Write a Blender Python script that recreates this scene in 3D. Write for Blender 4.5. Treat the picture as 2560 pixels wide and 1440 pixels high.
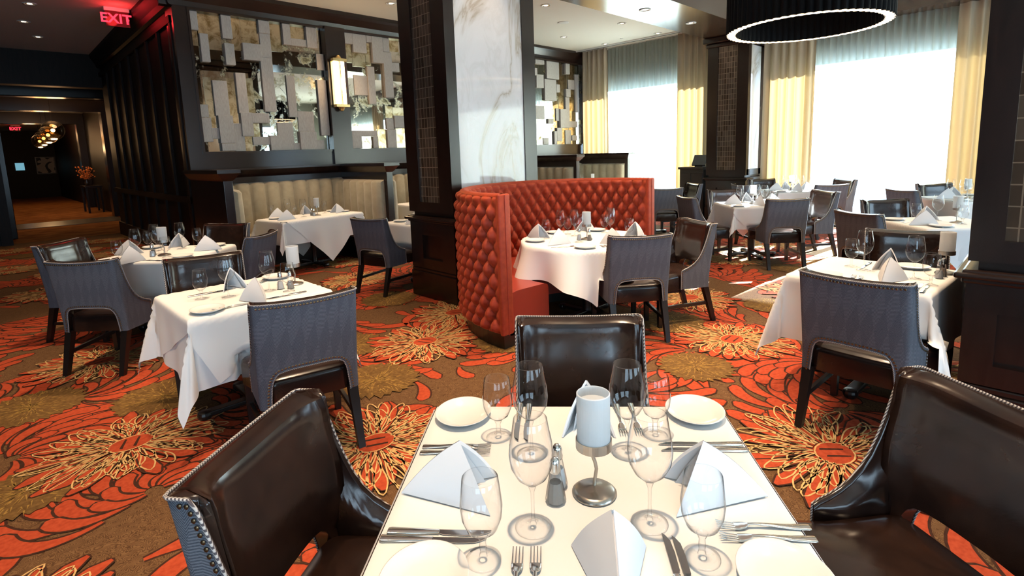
import bpy, bmesh, math, random
import numpy as np
from mathutils import Vector, Matrix

# ------------------------------------------------------------------ clear
for o in list(bpy.data.objects):
    bpy.data.objects.remove(o)
SC = bpy.context.scene
COL = SC.collection
PI = math.pi
random.seed(7)

# ------------------------------------------------------------------ camera
RC = np.array([[0.710769318044147, -0.1248669336597748, 0.6922537290657691],
               [-0.7025984191334489, -0.0783227598814056, 0.7072630392687985],
               [-0.03409454440576198, -0.989077243779759, -0.14340072481964117]])
FPX, CYP, EYE = 1335.679, 574.925, 1.6
cam = bpy.data.cameras.new('camera')
cam_o = bpy.data.objects.new('camera', cam)
COL.objects.link(cam_o)
M = Matrix.Identity(4)
for r in range(3):
    M[r][0] = RC[r][0]; M[r][1] = -RC[r][1]; M[r][2] = -RC[r][2]
M[2][3] = EYE
cam_o.matrix_world = M
cam.sensor_width = 36.0
cam.lens = FPX / 2560 * 36.0
cam.shift_y = -(720 - CYP) / 2560
cam.clip_start = 0.05
cam.clip_end = 200
SC.camera = cam_o

def px(P):
    c = RC.T @ (np.array(P, float) - np.array([0, 0, EYE]))
    return (1280 + FPX * c[0] / c[2], CYP + FPX * c[1] / c[2], c[2])

# ------------------------------------------------------------------ world, sun, exposure
W = bpy.data.worlds.new('sky'); SC.world = W; W.use_nodes = True
bg = W.node_tree.nodes['Background']
bg.inputs[0].default_value = (0.58, 0.80, 1.0, 1); bg.inputs[1].default_value = 7.5
SC.view_settings.view_transform = 'Standard'
SC.view_settings.look = 'None'
SC.view_settings.gamma = 1
SC.view_settings.use_curve_mapping = False
SC.view_settings.exposure = 0.45
SC.cycles.use_denoising = True
SC.cycles.max_bounces = 7
SC.cycles.diffuse_bounces = 3
SC.cycles.glossy_bounces = 4
SC.cycles.transmission_bounces = 4
SC.cycles.transparent_max_bounces = 24
SC.cycles.caustics_reflective = False
SC.cycles.caustics_refractive = False
SC.cycles.sample_clamp_indirect = 4.0
SC.cycles.use_adaptive_sampling = True
SC.cycles.adaptive_threshold = 0.02

def light(kind, name, loc, energy, color=(1, 1, 1), rot=None, **kw):
    l = bpy.data.lights.new(name, kind); l.energy = energy; l.color = color
    for k, v in kw.items(): setattr(l, k, v)
    o = bpy.data.objects.new(name, l); COL.objects.link(o); o.location = loc
    if rot: o.rotation_euler = rot
    return o
# sun comes in through the window wall, travelling towards -X, 26 degrees high
sd = Vector((-1, 0.10, -math.tan(math.radians(25.5)))).normalized()
sun = light('SUN', 'sun', (20, 0, 10), 110.0, (0.92, 0.98, 1.0), angle=0.009)
sun.rotation_euler = sd.to_track_quat('-Z', 'Y').to_euler()

XW, YW, CZ = 11.85, 9.1, 4.12          # window wall, mirror wall, ceiling
WIN = [(5.50, 8.88), (0.42, 4.22), (-5.6, -1.0)]   # window openings along Y
BWIN = [(-4.2, -0.9), (1.2, 4.6), (6.3, 9.8)]    # windows in the wall behind the viewer
LWIN = [(-5.4, -1.6)]
l = light('AREA', 'daylight_portal', (-5.02, -3.5, 1.75), 1, rot=(0, -PI / 2, 0), shape='RECTANGLE', size=2.7, size_y=3.8)
l.data.cycles.is_portal = True
for i, (a, b) in enumerate(WIN):
    l = light('AREA', 'daylight_portal', (XW + 0.02, (a + b) / 2, 1.6), 1, rot=(0, PI / 2, 0), shape='RECTANGLE', size=3.0, size_y=b - a)
    l.data.cycles.is_portal = True
for a, b in BWIN:
    l = light('AREA', 'daylight_portal', ((a + b) / 2, -6.02, 1.75), 1, rot=(PI / 2, 0, 0), shape='RECTANGLE', size=b - a, size_y=2.7)
    l.data.cycles.is_portal = True

# ------------------------------------------------------------------ materials
def mat(name, col=(.5, .5, .5), rough=.5, metal=0.0, spec=.5, **kw):
    m = bpy.data.materials.new(name); m.use_nodes = True
    b = m.node_tree.nodes['Principled BSDF']
    b.inputs['Base Color'].default_value = (*col, 1)
    b.inputs['Roughness'].default_value = rough
    b.inputs['Metallic'].default_value = metal
    b.inputs['Specular IOR Level'].default_value = spec
    for k, v in kw.items(): b.inputs[k].default_value = v
    return m
def nd(m, t, **kw):
    n = m.node_tree.nodes.new(t)
    for k, v in kw.items(): setattr(n, k, v)
    return n
def lk(m, a, b): m.node_tree.links.new(a, b)
def bsdf(m): return m.node_tree.nodes['Principled BSDF']
def coord(m, scale=(1, 1, 1), kind='Object', rot=(0, 0, 0)):
    t = nd(m, 'ShaderNodeTexCoord'); p = nd(m, 'ShaderNodeMapping')
    p.inputs['Scale'].default_value = scale; p.inputs['Rotation'].default_value = rot
    lk(m, t.outputs[kind], p.inputs['Vector']); return p.outputs[0]
def noise(m, vec, sc=5, det=4, rough=.5, dist=0):
    n = nd(m, 'ShaderNodeTexNoise'); n.inputs['Scale'].default_value = sc; n.inputs['Detail'].default_value = det
    n.inputs['Roughness'].default_value = rough; n.inputs['Distortion'].default_value = dist
    lk(m, vec, n.inputs['Vector']); return n
def ramp(m, fac, stops, interp='LINEAR'):
    r = nd(m, 'ShaderNodeValToRGB'); r.color_ramp.interpolation = interp
    e = r.color_ramp.elements
    while len(e) < len(stops): e.new(.5)
    for i, (p, c) in enumerate(stops):
        e[i].position = p; e[i].color = (*c, 1) if len(c) == 3 else c
    lk(m, fac, r.inputs[0]); return r.outputs[0]
def bump(m, h, strength=.3, dist=.01):
    b = nd(m, 'ShaderNodeBump'); b.inputs['Strength'].default_value = strength; b.inputs['Distance'].default_value = dist
    lk(m, h, b.inputs['Height']); lk(m, b.outputs[0], bsdf(m).inputs['Normal'])

def wood(name, a, b, rough=.3, sc=(1, 1, 1)):
    m = mat(name, a, rough)
    v = coord(m, (sc[0] * 14, sc[1] * 14, sc[2] * 1.6))
    n = noise(m, v, 2.2, 5, .6, .6)
    lk(m, ramp(m, n.outputs['Fac'], [(.3, a), (.7, b)]), bsdf(m).inputs['Base Color'])
    return m
WOOD = wood('espresso_wood', (.009, .004, .003), (.020, .009, .006), .26)
WOODH = wood('espresso_wood_horizontal', (.012, .0055, .004), (.022, .010, .007), .24, (.10, .10, 1.6))
WOODS = wood('soffit_wood', (.035, .019, .011), (.06, .033, .02), .2, (.10, .10, 2))
WOODD = wood('dark_stained_panelling', (.006, .003, .0025), (.014, .007, .005), .5)
bsdf(WOODD).inputs['Specular IOR Level'].default_value = .18
BLACK = mat('black_stained_wood', (.010, .007, .006), .32)
CEIL = mat('painted_ceiling', (.80, .77, .68), .9)
WALLP = mat('painted_wall', (.16, .16, .14), .8)
DARKW = mat('dark_wall_panel', (.014, .010, .008), .5, spec=.2)
LWALL = mat('left_wall_paint', (.05, .04, .032), .8)
BRASS = mat('brass', (.75, .55, .25), .25, 1.0)
STEEL = mat('polished_steel', (.92, .90, .86), .14, 1.0)
BRUSH = mat('brushed_nickel', (.55, .50, .44), .3, 1.0)
NAIL = mat('antique_nail_brass', (.20, .13, .07), .35, 1.0)
CERAM = mat('white_china', (.86, .85, .83), .15)
LINEN = mat('white_linen', (.86, .85, .84), .85, spec=.15)
n_ = noise(LINEN, coord(LINEN, (1, 1, 1)), 260, 2)
bump(LINEN, n_.outputs['Fac'], .08, .001)
NAPK = mat('napkin_linen', (.88, .87, .88), .8, spec=.15)

LEATH = mat('brown_leather', (.022, .011, .008), .2)
v = coord(LEATH); n_ = noise(LEATH, v, 7, 6, .6, .5)
lk(LEATH, ramp(LEATH, n_.outputs['Fac'], [(.35, (.010, .0055, .005)), (.8, (.036, .017, .011))]), bsdf(LEATH).inputs['Base Color'])
n2 = noise(LEATH, v, 3, 8, .75, 2.5)
lk(LEATH, ramp(LEATH, n2.outputs['Fac'], [(.3, (.13, .13, .13)), (.75, (.27, .27, .27))]), bsdf(LEATH).inputs['Roughness'])
bump(LEATH, n2.outputs['Fac'], .10, .003)

# woven herringbone fabric with tall diamond figures
FABR = mat('blue_grey_herringbone', (.1, .1, .12), .85, spec=.2)
t = nd(FABR, 'ShaderNodeTexCoord'); s = nd(FABR, 'ShaderNodeSeparateXYZ'); lk(FABR, t.outputs['Object'], s.inputs[0])
def mth(m, op, a, b=None, c=None):
    n = nd(m, 'ShaderNodeMath', operation=op)
    for i, x in enumerate((a, b, c)):
        if x is None: continue
        if isinstance(x, (int, float)): n.inputs[i].default_value = x
        else: lk(m, x, n.inputs[i])
    return n.outputs[0]
F = FABR
xx = mth(F, 'ADD', s.outputs[0], mth(F, 'MULTIPLY', s.outputs[1], 1.0))
dx_ = mth(F, 'PINGPONG', mth(F, 'MULTIPLY', xx, 1 / .066), .5)
dz_ = mth(F, 'PINGPONG', mth(F, 'MULTIPLY', s.outputs[2], 1 / .26), .5)
dia = mth(F, 'GREATER_THAN', mth(F, 'ADD', dx_, dz_), .5)
line = mth(F, 'SINE', mth(F, 'MULTIPLY', mth(F, 'ADD', s.outputs[2], mth(F, 'MULTIPLY', mth(F, 'PINGPONG', xx, .0275), mth(F, 'ADD', dia, .25))), 900.0))
wv = mth(F, 'ADD', mth(F, 'MULTIPLY', line, .22), .5)
n_ = noise(F, coord(F, (60, 60, 220)), 3, 3)
tot = mth(F, 'ADD', mth(F, 'MULTIPLY', wv, .7), mth(F, 'ADD', mth(F, 'MULTIPLY', n_.outputs['Fac'], .35), mth(F, 'MULTIPLY', dia, -.05)))
lk(F, ramp(F, tot, [(.25, (.028, .034, .050)), (.75, (.185, .195, .225))]), bsdf(F).inputs['Base Color'])
bump(F, line, .15, .001)
PIPE = mat('twisted_welt', (.30, .28, .28), .7)
t = nd(PIPE, 'ShaderNodeTexCoord'); s = nd(PIPE, 'ShaderNodeSeparateXYZ'); lk(PIPE, t.outputs['Object'], s.inputs[0])
a_ = mth(PIPE, 'SINE', mth(PIPE, 'MULTIPLY', mth(PIPE, 'ADD', s.outputs[2], mth(PIPE, 'ADD', s.outputs[0], s.outputs[1])), 700.0))
lk(PIPE, ramp(PIPE, mth(PIPE, 'ADD', mth(PIPE, 'MULTIPLY', a_, .5), .5), [(.3, (.06, .05, .06)), (.6, (.5, .47, .45))]), bsdf(PIPE).inputs['Base Color'])

VELV = mat('orange_red_velvet', (.40, .045, .018), .55, spec=.25)
bsdf(VELV).inputs['Sheen Weight'].default_value = .35
bsdf(VELV).inputs['Sheen Tint'].default_value = (1, .35, .15, 1)
n_ = noise(VELV, coord(VELV), 25, 4)
lk(VELV, ramp(VELV, n_.outputs['Fac'], [(.3, (.25, .027, .011)), (.7, (.37, .045, .017))]), bsdf(VELV).inputs['Base Color'])
VELVS = mat('red_leather_seat', (.30, .036, .020), .34)
BEIG = mat('beige_velvet', (.36, .30, .20), .7, spec=.2)
bsdf(BEIG).inputs['Sheen Weight'].default_value = .3
n_ = noise(BEIG, coord(BEIG), 6, 5, .6, .5)
lk(BEIG, ramp(BEIG, n_.outputs['Fac'], [(.25, (.31, .26, .175)), (.75, (.41, .355, .245))]), bsdf(BEIG).inputs['Base Color'])

# calacatta marble
MARB = mat('white_marble', (.8, .78, .76), .06)
v = coord(MARB, (1.0, 1.0, .55), rot=(0, .35, 0)); n1 = noise(MARB, v, 1.1, 7, .55, 1.1)
a1 = mth(MARB, 'ABSOLUTE', mth(MARB, 'SUBTRACT', n1.outputs['Fac'], .5))
n2 = noise(MARB, v, 4.5, 6, .6, .8)
a2 = mth(MARB, 'ADD', mth(MARB, 'ABSOLUTE', mth(MARB, 'SUBTRACT', n2.outputs['Fac'], .5)), .035)
mn = mth(MARB, 'MINIMUM', a1, mth(MARB, 'MULTIPLY', a2, 1.2))
lk(MARB, ramp(MARB, mn, [(0, (.50, .43, .34)), (.012, (.66, .62, .56)), (.045, (.78, .76, .73)), (.15, (.84, .82, .80))]), bsdf(MARB).inputs['Base Color'])

def tiles(name, sx, sy, c1, c2, mortar, rough, metal):
    m = mat(name, c1, rough, metal)
    t = nd(m, 'ShaderNodeTexCoord'); s = nd(m, 'ShaderNodeSeparateXYZ'); c = nd(m, 'ShaderNodeCombineXYZ')
    lk(m, t.outputs['Object'], s.inputs[0]); lk(m, mth(m, 'ADD', s.outputs[0], s.outputs[1]), c.inputs[0]); lk(m, s.outputs[2], c.inputs[1])
    b = nd(m, 'ShaderNodeTexBrick'); lk(m, c.outputs[0], b.inputs['Vector'])
    b.offset = 0.0; b.inputs['Scale'].default_value = 1
    b.inputs['Brick Width'].default_value = sx; b.inputs['Row Height'].default_value = sy
    b.inputs['Mortar Size'].default_value = .0035; b.inputs['Color1'].default_value = (*c1, 1); b.inputs['Color2'].default_value = (*c2, 1)
    b.inputs['Mortar'].default_value = (*mortar, 1)
    lk(m, b.outputs['Color'], bsdf(m).inputs['Base Color'])
    n = noise(m, c.outputs[0], 14, 3)
    mixh = mth(m, 'ADD', mth(m, 'MULTIPLY', b.outputs['Fac'], -1.0), mth(m, 'MULTIPLY', n.outputs['Fac'], .8))
    bump(m, mixh, .4, .006)
    return m
TILE = tiles('bronze_glass_tile', .052, .105, (.07, .045, .03), (.15, .11, .08), (.32, .24, .17), .15, .5)

def glass_mat(name, tint=(.995, .995, .995), base=.03, rough=0.0, edge=(.16, .18, .20)):
    m = bpy.data.materials.new(name); m.use_nodes = True; nt = m.node_tree; nt.nodes.clear()
    out = nd(m, 'ShaderNodeOutputMaterial'); tr = nd(m, 'ShaderNodeBsdfTransparent'); gl = nd(m, 'ShaderNodeBsdfGlossy')
    gl.inputs['Roughness'].default_value = rough
    lw = nd(m, 'ShaderNodeLayerWeight'); lw.inputs['Blend'].default_value = .5
    cr = ramp(m, lw.outputs['Facing'], [(0, tint), (.60, (.97, .97, .97)), (.99, edge)])
    lk(m, cr, tr.inputs[0])
    f = mth(m, 'ADD', mth(m, 'MULTIPLY', mth(m, 'POWER', lw.outputs['Facing'], 3.2), .9), base)
    mx = nd(m, 'ShaderNodeMixShader'); lk(m, f, mx.inputs[0]); lk(m, tr.outputs[0], mx.inputs[1]); lk(m, gl.outputs[0], mx.inputs[2])
    lk(m, mx.outputs[0], out.inputs[0]); return m
GLASS = glass_mat('clear_glass', base=.045)
GLASSF = glass_mat('clear_glass_foot', base=.02, edge=(.6, .62, .64))
PANE = glass_mat('window_glass', (.96, .98, .98), .03, 0, (.9, .93, .93))
def emit(name, col, st):
    m = mat(name, (0, 0, 0), .6); b = bsdf(m)
    b.inputs['Emission Color'].default_value = (*col, 1); b.inputs['Emission Strength'].default_value = st
    return m
LAMP = emit('warm_lamp_lens', (1, .72, .42), 9)
SCON = emit('sconce_tube_glow', (1, .70, .36), 6)
RING = emit('chandelier_glow', (1, .72, .42), 5)
REDL = emit('exit_red', (1, .02, .04), 3.0)
SCRN = emit('screen_glow', (.25, .6, .75), .5)
GLOB = emit('bulb_glow', (1, .6, .25), 14)
BLKP = mat('black_pleated_fabric', (.003, .003, .0035), .7, spec=.12)
WHITEP = mat('white_trim', (.7, .69, .66), .5)

def cloth_light(name, dcol, tcol, mix, trans=0.0):
    m = bpy.data.materials.new(name); m.use_nodes = True; nt = m.node_tree; nt.nodes.clear()
    out = nd(m, 'ShaderNodeOutputMaterial'); d = nd(m, 'ShaderNodeBsdfDiffuse'); t = nd(m, 'ShaderNodeBsdfTranslucent')
    d.inputs[0].default_value = (*dcol, 1); t.inputs[0].default_value = (*tcol, 1)
    mx = nd(m, 'ShaderNodeMixShader'); mx.inputs[0].default_value = mix; lk(m, d.outputs[0], mx.inputs[1]); lk(m, t.outputs[0], mx.inputs[2])
    last = mx.outputs[0]
    if trans:
        tr = nd(m, 'ShaderNodeBsdfTransparent'); m2 = nd(m, 'ShaderNodeMixShader'); m2.inputs[0].default_value = trans
        lk(m, last, m2.inputs[1]); lk(m, tr.outputs[0], m2.inputs[2]); last = m2.outputs[0]
    lk(m, last, out.inputs[0]); return m
DRAPE = cloth_light('gold_drapery', (.46, .38, .28), (.36, .235, .10), .15)
SHEER = cloth_light('sheer_voile', (.52, .54, .46), (.62, .64, .56), .5, .16)

FROST = cloth_light('frosted_glass', (.92, .93, .93), (.95, .95, .95), .5)
MIRR = mat('antiqued_mirror', (.55, .52, .45), .03, 1.0)
v = coord(MIRR); n1 = noise(MIRR, v, 3.2, 9, .72, .4)
lk(MIRR, ramp(MIRR, n1.outputs['Fac'], [(.50, (.62, .60, .54)), (.60, (.34, .29, .18)), (.66, (.10, .085, .05))]), bsdf(MIRR).inputs['Base Color'])
lk(MIRR, ramp(MIRR, n1.outputs['Fac'], [(.52, (.02, .02, .02)), (.62, (.5, .5, .5))]), bsdf(MIRR).inputs['Roughness'])
GOLDM = mat('gold_reflection_mirror', (.62, .50, .30), .22, 1.0)  # gold tint paints the ceiling's reflection onto aged, tilted mirror tiles
v = coord(GOLDM); n1 = noise(GOLDM, v, 6, 8, .7, .6)
lk(GOLDM, ramp(GOLDM, n1.outputs['Fac'], [(.45, (.70, .60, .42)), (.6, (.30, .22, .10))]), bsdf(GOLDM).inputs['Base Color'])
BLOCK = mat('taupe_block', (.33, .29, .26), .7)
n_ = noise(BLOCK, coord(BLOCK, (60, 60, 6)), 3, 3)
lk(BLOCK, ramp(BLOCK, n_.outputs['Fac'], [(.3, (.31, .28, .255)), (.7, (.42, .385, .355))]), bsdf(BLOCK).inputs['Base Color'])

# carpet yarns
def yarn(name, c1, c2, sc=45, wav=False):
    m = mat(name, c1, .95, spec=.1)
    v = coord(m)
    if wav:
        n = noise(m, v, 11, 2, .5, 0)
        ph = mth(m, 'SINE', mth(m, 'MULTIPLY', n.outputs['Fac'], 190.0))
        n2 = noise(m, v, sc, 3)
        f = mth(m, 'ADD', mth(m, 'MULTIPLY', mth(m, 'ADD', mth(m, 'MULTIPLY', ph, .5), .5), .45), mth(m, 'MULTIPLY', n2.outputs['Fac'], .55))
    else:
        f = noise(m, v, sc, 3).outputs['Fac']
    lk(m, ramp(m, f, [(.3, c1), (.7, c2)]), bsdf(m).inputs['Base Color'])
    bump(m, noise(m, v, 320, 2).outputs['Fac'], .3, .003)
    return m
Y_BROWN = yarn('carpet_brown', (.075, .036, .016), (.16, .085, .038), 30, True)
Y_RED = yarn('carpet_red', (.30, .042, .016), (.41, .066, .026))
Y_DARK = yarn('carpet_dark_line', (.035, .014, .009), (.055, .023, .013))
Y_GOLD = yarn('carpet_gold_line', (.50, .30, .12), (.62, .40, .17))
Y_OLIVE = yarn('carpet_olive', (.095, .050, .016), (.17, .092, .030))
Y_OGOLD = yarn('carpet_olive_gold', (.24, .14, .035), (.34, .20, .05))

# ------------------------------------------------------------------ mesh helpers
class MB:
    def __init__(s): s.v = []; s.f = []; s.m = []
    def add(s, vs, fs, mi=0):
        o = len(s.v); s.v += [tuple(p) for p in vs]; s.f += [tuple(i + o for i in f) for f in fs]; s.m += [mi] * len(fs); return s
    def box(s, x0, y0, z0, x1, y1, z1, mi=0):
        vs = [(x, y, z) for x in (x0, x1) for y in (y0, y1) for z in (z0, z1)]
        return s.add(vs, [(0, 1, 3, 2), (4, 6, 7, 5), (0, 4, 5, 1), (2, 3, 7, 6), (0, 2, 6, 4), (1, 5, 7, 3)], mi)
    def hexa(s, bot, top, mi=0):     # two quads (4 pts each)
        return s.add(list(bot) + list(top), [(3, 2, 1, 0), (4, 5, 6, 7), (0, 1, 5, 4), (1, 2, 6, 5), (2, 3, 7, 6), (3, 0, 4, 7)], mi)
    def grid(s, rows, mi=0, close=False):
        h = len(rows); w = len(rows[0]); fs = []
        for i in range(h - 1):
            for j in range(w - (0 if close else 1)):
                k = (j + 1) % w
                fs.append((i * w + j, i * w + k, (i + 1) * w + k, (i + 1) * w + j))
        return s.add([p for r in rows for p in r], fs, mi)
    def lathe(s, prof, n=24, c=(0, 0, 0), mi=0):
        rows = [[(c[0] + r * math.cos(2 * PI * k / n), c[1] + r * math.sin(2 * PI * k / n), c[2] + z) for k in range(n)] for r, z in prof]
        return s.grid(rows, mi, True)
    def tube(s, pts, r, n=8, mi=0, cap=True):
        rows = []; pts = [Vector(p) for p in pts]
        for i, p in enumerate(pts):
            d = (pts[min(i + 1, len(pts) - 1)] - pts[max(i - 1, 0)]).normalized()
            a = d.orthogonal().normalized() if i == 0 else (a - d * a.dot(d)).normalized()
            b = d.cross(a); rr = r[i] if isinstance(r, (list, tuple)) else r
            rows.append([tuple(p + (a * math.cos(2 * PI * k / n) + b * math.sin(2 * PI * k / n)) * rr) for k in range(n)])
        s.grid(rows, mi, True)
        if cap:
            s.add(rows[0], [tuple(range(n))[::-1]], mi); s.add(rows[-1], [tuple(range(n))], mi)
        return s
    def build(s, name, mats, parent=None, smooth=False, bevel=0, seg=2, loc=None, rotz=0, angle=None):
        me = bpy.data.meshes.new(name); me.from_pydata(s.v, [], s.f)
        if not isinstance(mats, (list, tuple)): mats = [mats]
        for m in mats: me.materials.append(m)
        me.polygons.foreach_set('material_index', s.m)
        if bevel:
            bm = bmesh.new(); bm.from_mesh(me); bmesh.ops.remove_doubles(bm, verts=bm.verts, dist=1e-5)
            es = [e for e in bm.edges if len(e.link_faces) == 2 and e.calc_face_angle(0) > .5]
            bmesh.ops.bevel(bm, geom=es, offset=bevel, segments=seg, affect='EDGES', profile=.5)
            bmesh.ops.recalc_face_normals(bm, faces=bm.faces); bm.to_mesh(me); bm.free()
        elif angle != 'raw':
            bm = bmesh.new(); bm.from_mesh(me); bmesh.ops.recalc_face_normals(bm, faces=bm.faces); bm.to_mesh(me); bm.free()
        if smooth: me.polygons.foreach_set('use_smooth', [True] * len(me.polygons))
        me.update()
        o = bpy.data.objects.new(name, me); COL.objects.link(o)
        if parent: o.parent = parent
        if loc: o.location = loc
        o.rotation_euler.z = rotz
        return o
def tag(o, label=None, cat=None, group=None, kind=None):
    if label: o['label'] = label
    if cat: o['category'] = cat
    if group: o['group'] = group
    if kind: o['kind'] = kind
    return o
def empty(name, loc=(0, 0, 0), rz=0):
    o = bpy.data.objects.new(name, None); COL.objects.link(o); o.location = loc; o.rotation_euler.z = rz; o.empty_display_size = .1
    return o
def dup(root, loc, rz):
    r = root.copy(); COL.objects.link(r); r.location = loc; r.rotation_euler.z = rz
    for ch in root.children:
        c = ch.copy(); COL.objects.link(c); c.parent = r
        for g in ch.children:
            d = g.copy(); COL.objects.link(d); d.parent = c
    return r
def struct(o): o['kind'] = 'structure'; return o
def lerp(a, b, t): return a + (b - a) * t
def interp(x, pts):
    for (a, va), (b, vb) in zip(pts, pts[1:]):
        if x <= b: return va + (vb - va) * max(0, (x - a)) / (b - a)
    return pts[-1][1]

# ================================================================== ROOM SHELL
HX0, HX1, HY0, HY1 = 0.30, 3.1, 15.6, 40.0
def wall_with_holes(name, axis, pos, thick, a0, a1, z1, holes, m, sgn=1):
    """axis 'x': plane X=pos running along Y; holes (a,b,z0,z1)"""
    mb = MB(); cur = a0
    def put(a, b, z0, z2):
        if b - a < 1e-4 or z2 - z0 < 1e-4: return
        if axis == 'x': mb.box(pos, a, z0, pos + thick * sgn, b, z2)
        else: mb.box(a, pos, z0, b, pos + thick * sgn, z2)
    for a, b, h0, h1 in sorted(holes):
        put(cur, a, 0, z1); put(a, b, 0, h0); put(a, b, h1, z1); cur = b
    put(cur, a1, 0, z1)
    return struct(mb.build(name, m))
WT, WB = 3.15, 0.12
wall_with_holes('wall_right', 'x', XW, .25, -6.2, YW + .2, CZ, [(a, b, WB, WT) for a, b in WIN], WALLP)
wall_with_holes('wall_near', 'y', -6.0, .25, -5.2, XW + .2, CZ, [(a, b, .35, 3.1) for a, b in BWIN], WALLP, -1)
wall_with_holes('wall_left', 'x', -5.0, .2, -6.2, HY0 + .2, CZ, [(a, b, .35, 3.1) for a, b in LWIN], LWALL, -1)
struct(MB().box(2.20, YW, 0, XW + .2, YW + .25, CZ).build('wall_far', WOOD))
struct(MB().box(2.22, YW + .25, 0, 2.45, HY0, CZ).build('wall_side', WOODD))
struct(MB().box(-5.2, -6.2, CZ, XW + .3, HY0 + .2, CZ + .15).build('ceiling', CEIL))
# wall at the end of the left area with the passage opening
mb = MB(); mb.box(-5, HY0, 0, HX0, HY0 + .25, CZ); mb.box(HX0, HY0, 3.38, 2.45, HY0 + .25, CZ)
mb.box(HX0 - .18, HY0 - .08, 0, HX0, HY0, 3.38); mb.box(HX0 - .18, HY0 - .08, 3.38, 2.22, HY0, 3.62)
struct(mb.build('wall_passage', WOODD))
mb = MB(); mb.box(2.45, HY0, 0, 3.35, HY0 + .25, CZ); mb.box(3.1, HY0, 0, 3.3, HY1, 3.7)
struct(mb.build('wall_corridor_right', DARKW))
struct(MB().box(HX0 - .2, HY0 + .25, 0, HX0, HY1, 3.7).build('wall_corridor_left', DARKW))
struct(MB().box(HX0 - .2, HY1, 0, 3.3, HY1 + .2, 3.7).build('wall_corridor_end', DARKW))
struct(MB().box(HX0 - .2, HY0 + .25, 3.7, 3.3, HY1 + .2, 3.8).build('ceiling_corridor', CEIL))
# timber portal frames of the corridor
mb = MB()
for y in (16.9, 21.0, 27.0):
    mb.box(HX0, y, 3.28, 3.1, y + .45, 3.7); mb.box(2.85, y, 0, 3.1, y + .45, 3.28); mb.box(HX0, y, 0, HX0 + .12, y + .45, 3.28)
struct(mb.build('trim_corridor', WOOD, bevel=.01))

# side wall panelling and cornice (hall side)
mb = MB()
for y in np.arange(9.12, 15.5, .8):
    mb.box(2.185, y, .3, 2.222, y + .09, 3.72)
for z in (.0, 1.0, 3.62): mb.box(2.18, 9.12, z, 2.222, 15.6, z + (.3 if z == 0 else .10))
struct(mb.build('trim_side', WOODD))
prof = [(0, 0), (-.05, .02), (-.07, .10), (-.13, .20), (-.15, .24), (-.15, .30), (0, .30)]
mb = MB(); mb.grid([[(2.21 + dx, y, 3.82 + dz) for dx, dz in prof] for y in (8.95, 15.6)])
struct(mb.build('trim_side_cornice', WOODD))
# cornice along the mirror wall, wrapping the corner
mb = MB(); mb.grid([[(x, 9.08 + dx * 1.1, 3.82 + dz) for dx, dz in prof] for x in (2.06, XW)])
mb.add([(2.06, 9.08 + dx * 1.1, 3.82 + dz) for dx, dz in prof], [tuple(range(len(prof)))])
struct(mb.build('trim_far_cornice', WOODH))
# rails and stiles around the mirror panels
PAN = [(2.42, 4.46), (4.80, 6.62), (6.95, 8.62), (8.95, 11.60)]
mb = MB()
edges = [2.20] + [e for p in PAN for e in p] + [XW]
for i in range(0, len(edges), 2): mb.box(edges[i], 8.98, 1.50, edges[i + 1], 9.10, 3.84)
for a, b in PAN:
    mb.box(a, 8.98, 1.50, b, 9.10, 1.765); mb.box(a, 8.98, 3.80, b, 9.10, 3.84)
    mb.box(a - .035, 8.965, 1.73, b + .035, 8.98, 1.765); mb.box(a - .035, 8.965, 3.80, b + .035, 8.98, 3.835)
    mb.box(a - .035, 8.965, 1.765, a, 8.98, 3.80); mb.box(b, 8.965, 1.765, b + .035, 8.98, 3.80)
mb.box(4.45, 8.93, 1.5, 4.81, 8.98, 3.84)
struct(mb.build('trim_far_panelling', WOODH))
struct(MB().box(2.20, 8.96, 0, XW, 9.10, 1.5).build('trim_far_dado', WOODH))
mb = MB(); mb.grid([[(x, y, z) for y, z in ((8.96, 1.36), (8.90, 1.40), (8.80, 1.47), (8.78, 1.475), (8.78, 1.505), (8.98, 1.505))] for x in (2.2, XW - .2)])
struct(mb.build('trim_far_ledge', WOODH))

# timber soffit beam between the columns and along the near part of the window wall
struct(MB().box(2.6, 4.27, 3.78, XW, 5.30, CZ).build('trim_beam', WOODS))
mb = MB(); mb.box(11.25, -6, 3.72, XW, 4.27, CZ)
struct(mb.build('trim_window_soffit', WOODS))
mb = MB(); mb.box(11.28, 5.3, CZ - .012, 11.42, 8.95, CZ)
struct(mb.build('trim_curtain_slot', BLACK))
struct(MB().box(11.24, 5.3, CZ - .03, 11.28, 8.95, CZ).build('trim_curtain_lip', WHITEP))
struct(MB().box(11.83, -6, 0, 11.85, 8.95, .11).build('baseboard_right', BLACK))

# windows
FRM = mat('dark_window_metal', (.06, .06, .06), .4, .6)
for i, (a, b) in enumerate(WIN):
    w = MB(); t_ = .06
    w.box(XW + .06, a, WB, XW + .12, a + t_, WT); w.box(XW + .06, b - t_, WB, XW + .12, b, WT)
    w.box(XW + .06, a, WB, XW + .12, b, WB + t_); w.box(XW + .06, a, WT - t_, XW + .12, b, WT)
    wo = struct(w.build('window_%d' % (i + 1), FRM))
    MB().box(XW + .085, a + t_, WB + t_, XW + .09, b - t_, WT - t_).build('pane', PANE, wo)
for i, (a, b) in enumerate(BWIN):
    w = MB(); y = -6.15
    for x in (a, lerp(a, b, .333), lerp(a, b, .667), b - .06): w.box(x, y, .35, x + .06, y + .05, 3.1)
    w.box(a, y, .35, b, y + .05, .41); w.box(a, y, 3.04, b, y + .05, 3.1)
    wo = struct(w.build('window_%d' % (i + 4), FRM))
    MB().box(a + .06, y + .02, .41, b - .06, y + .025, 3.04).build('pane', PANE, wo)

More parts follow.
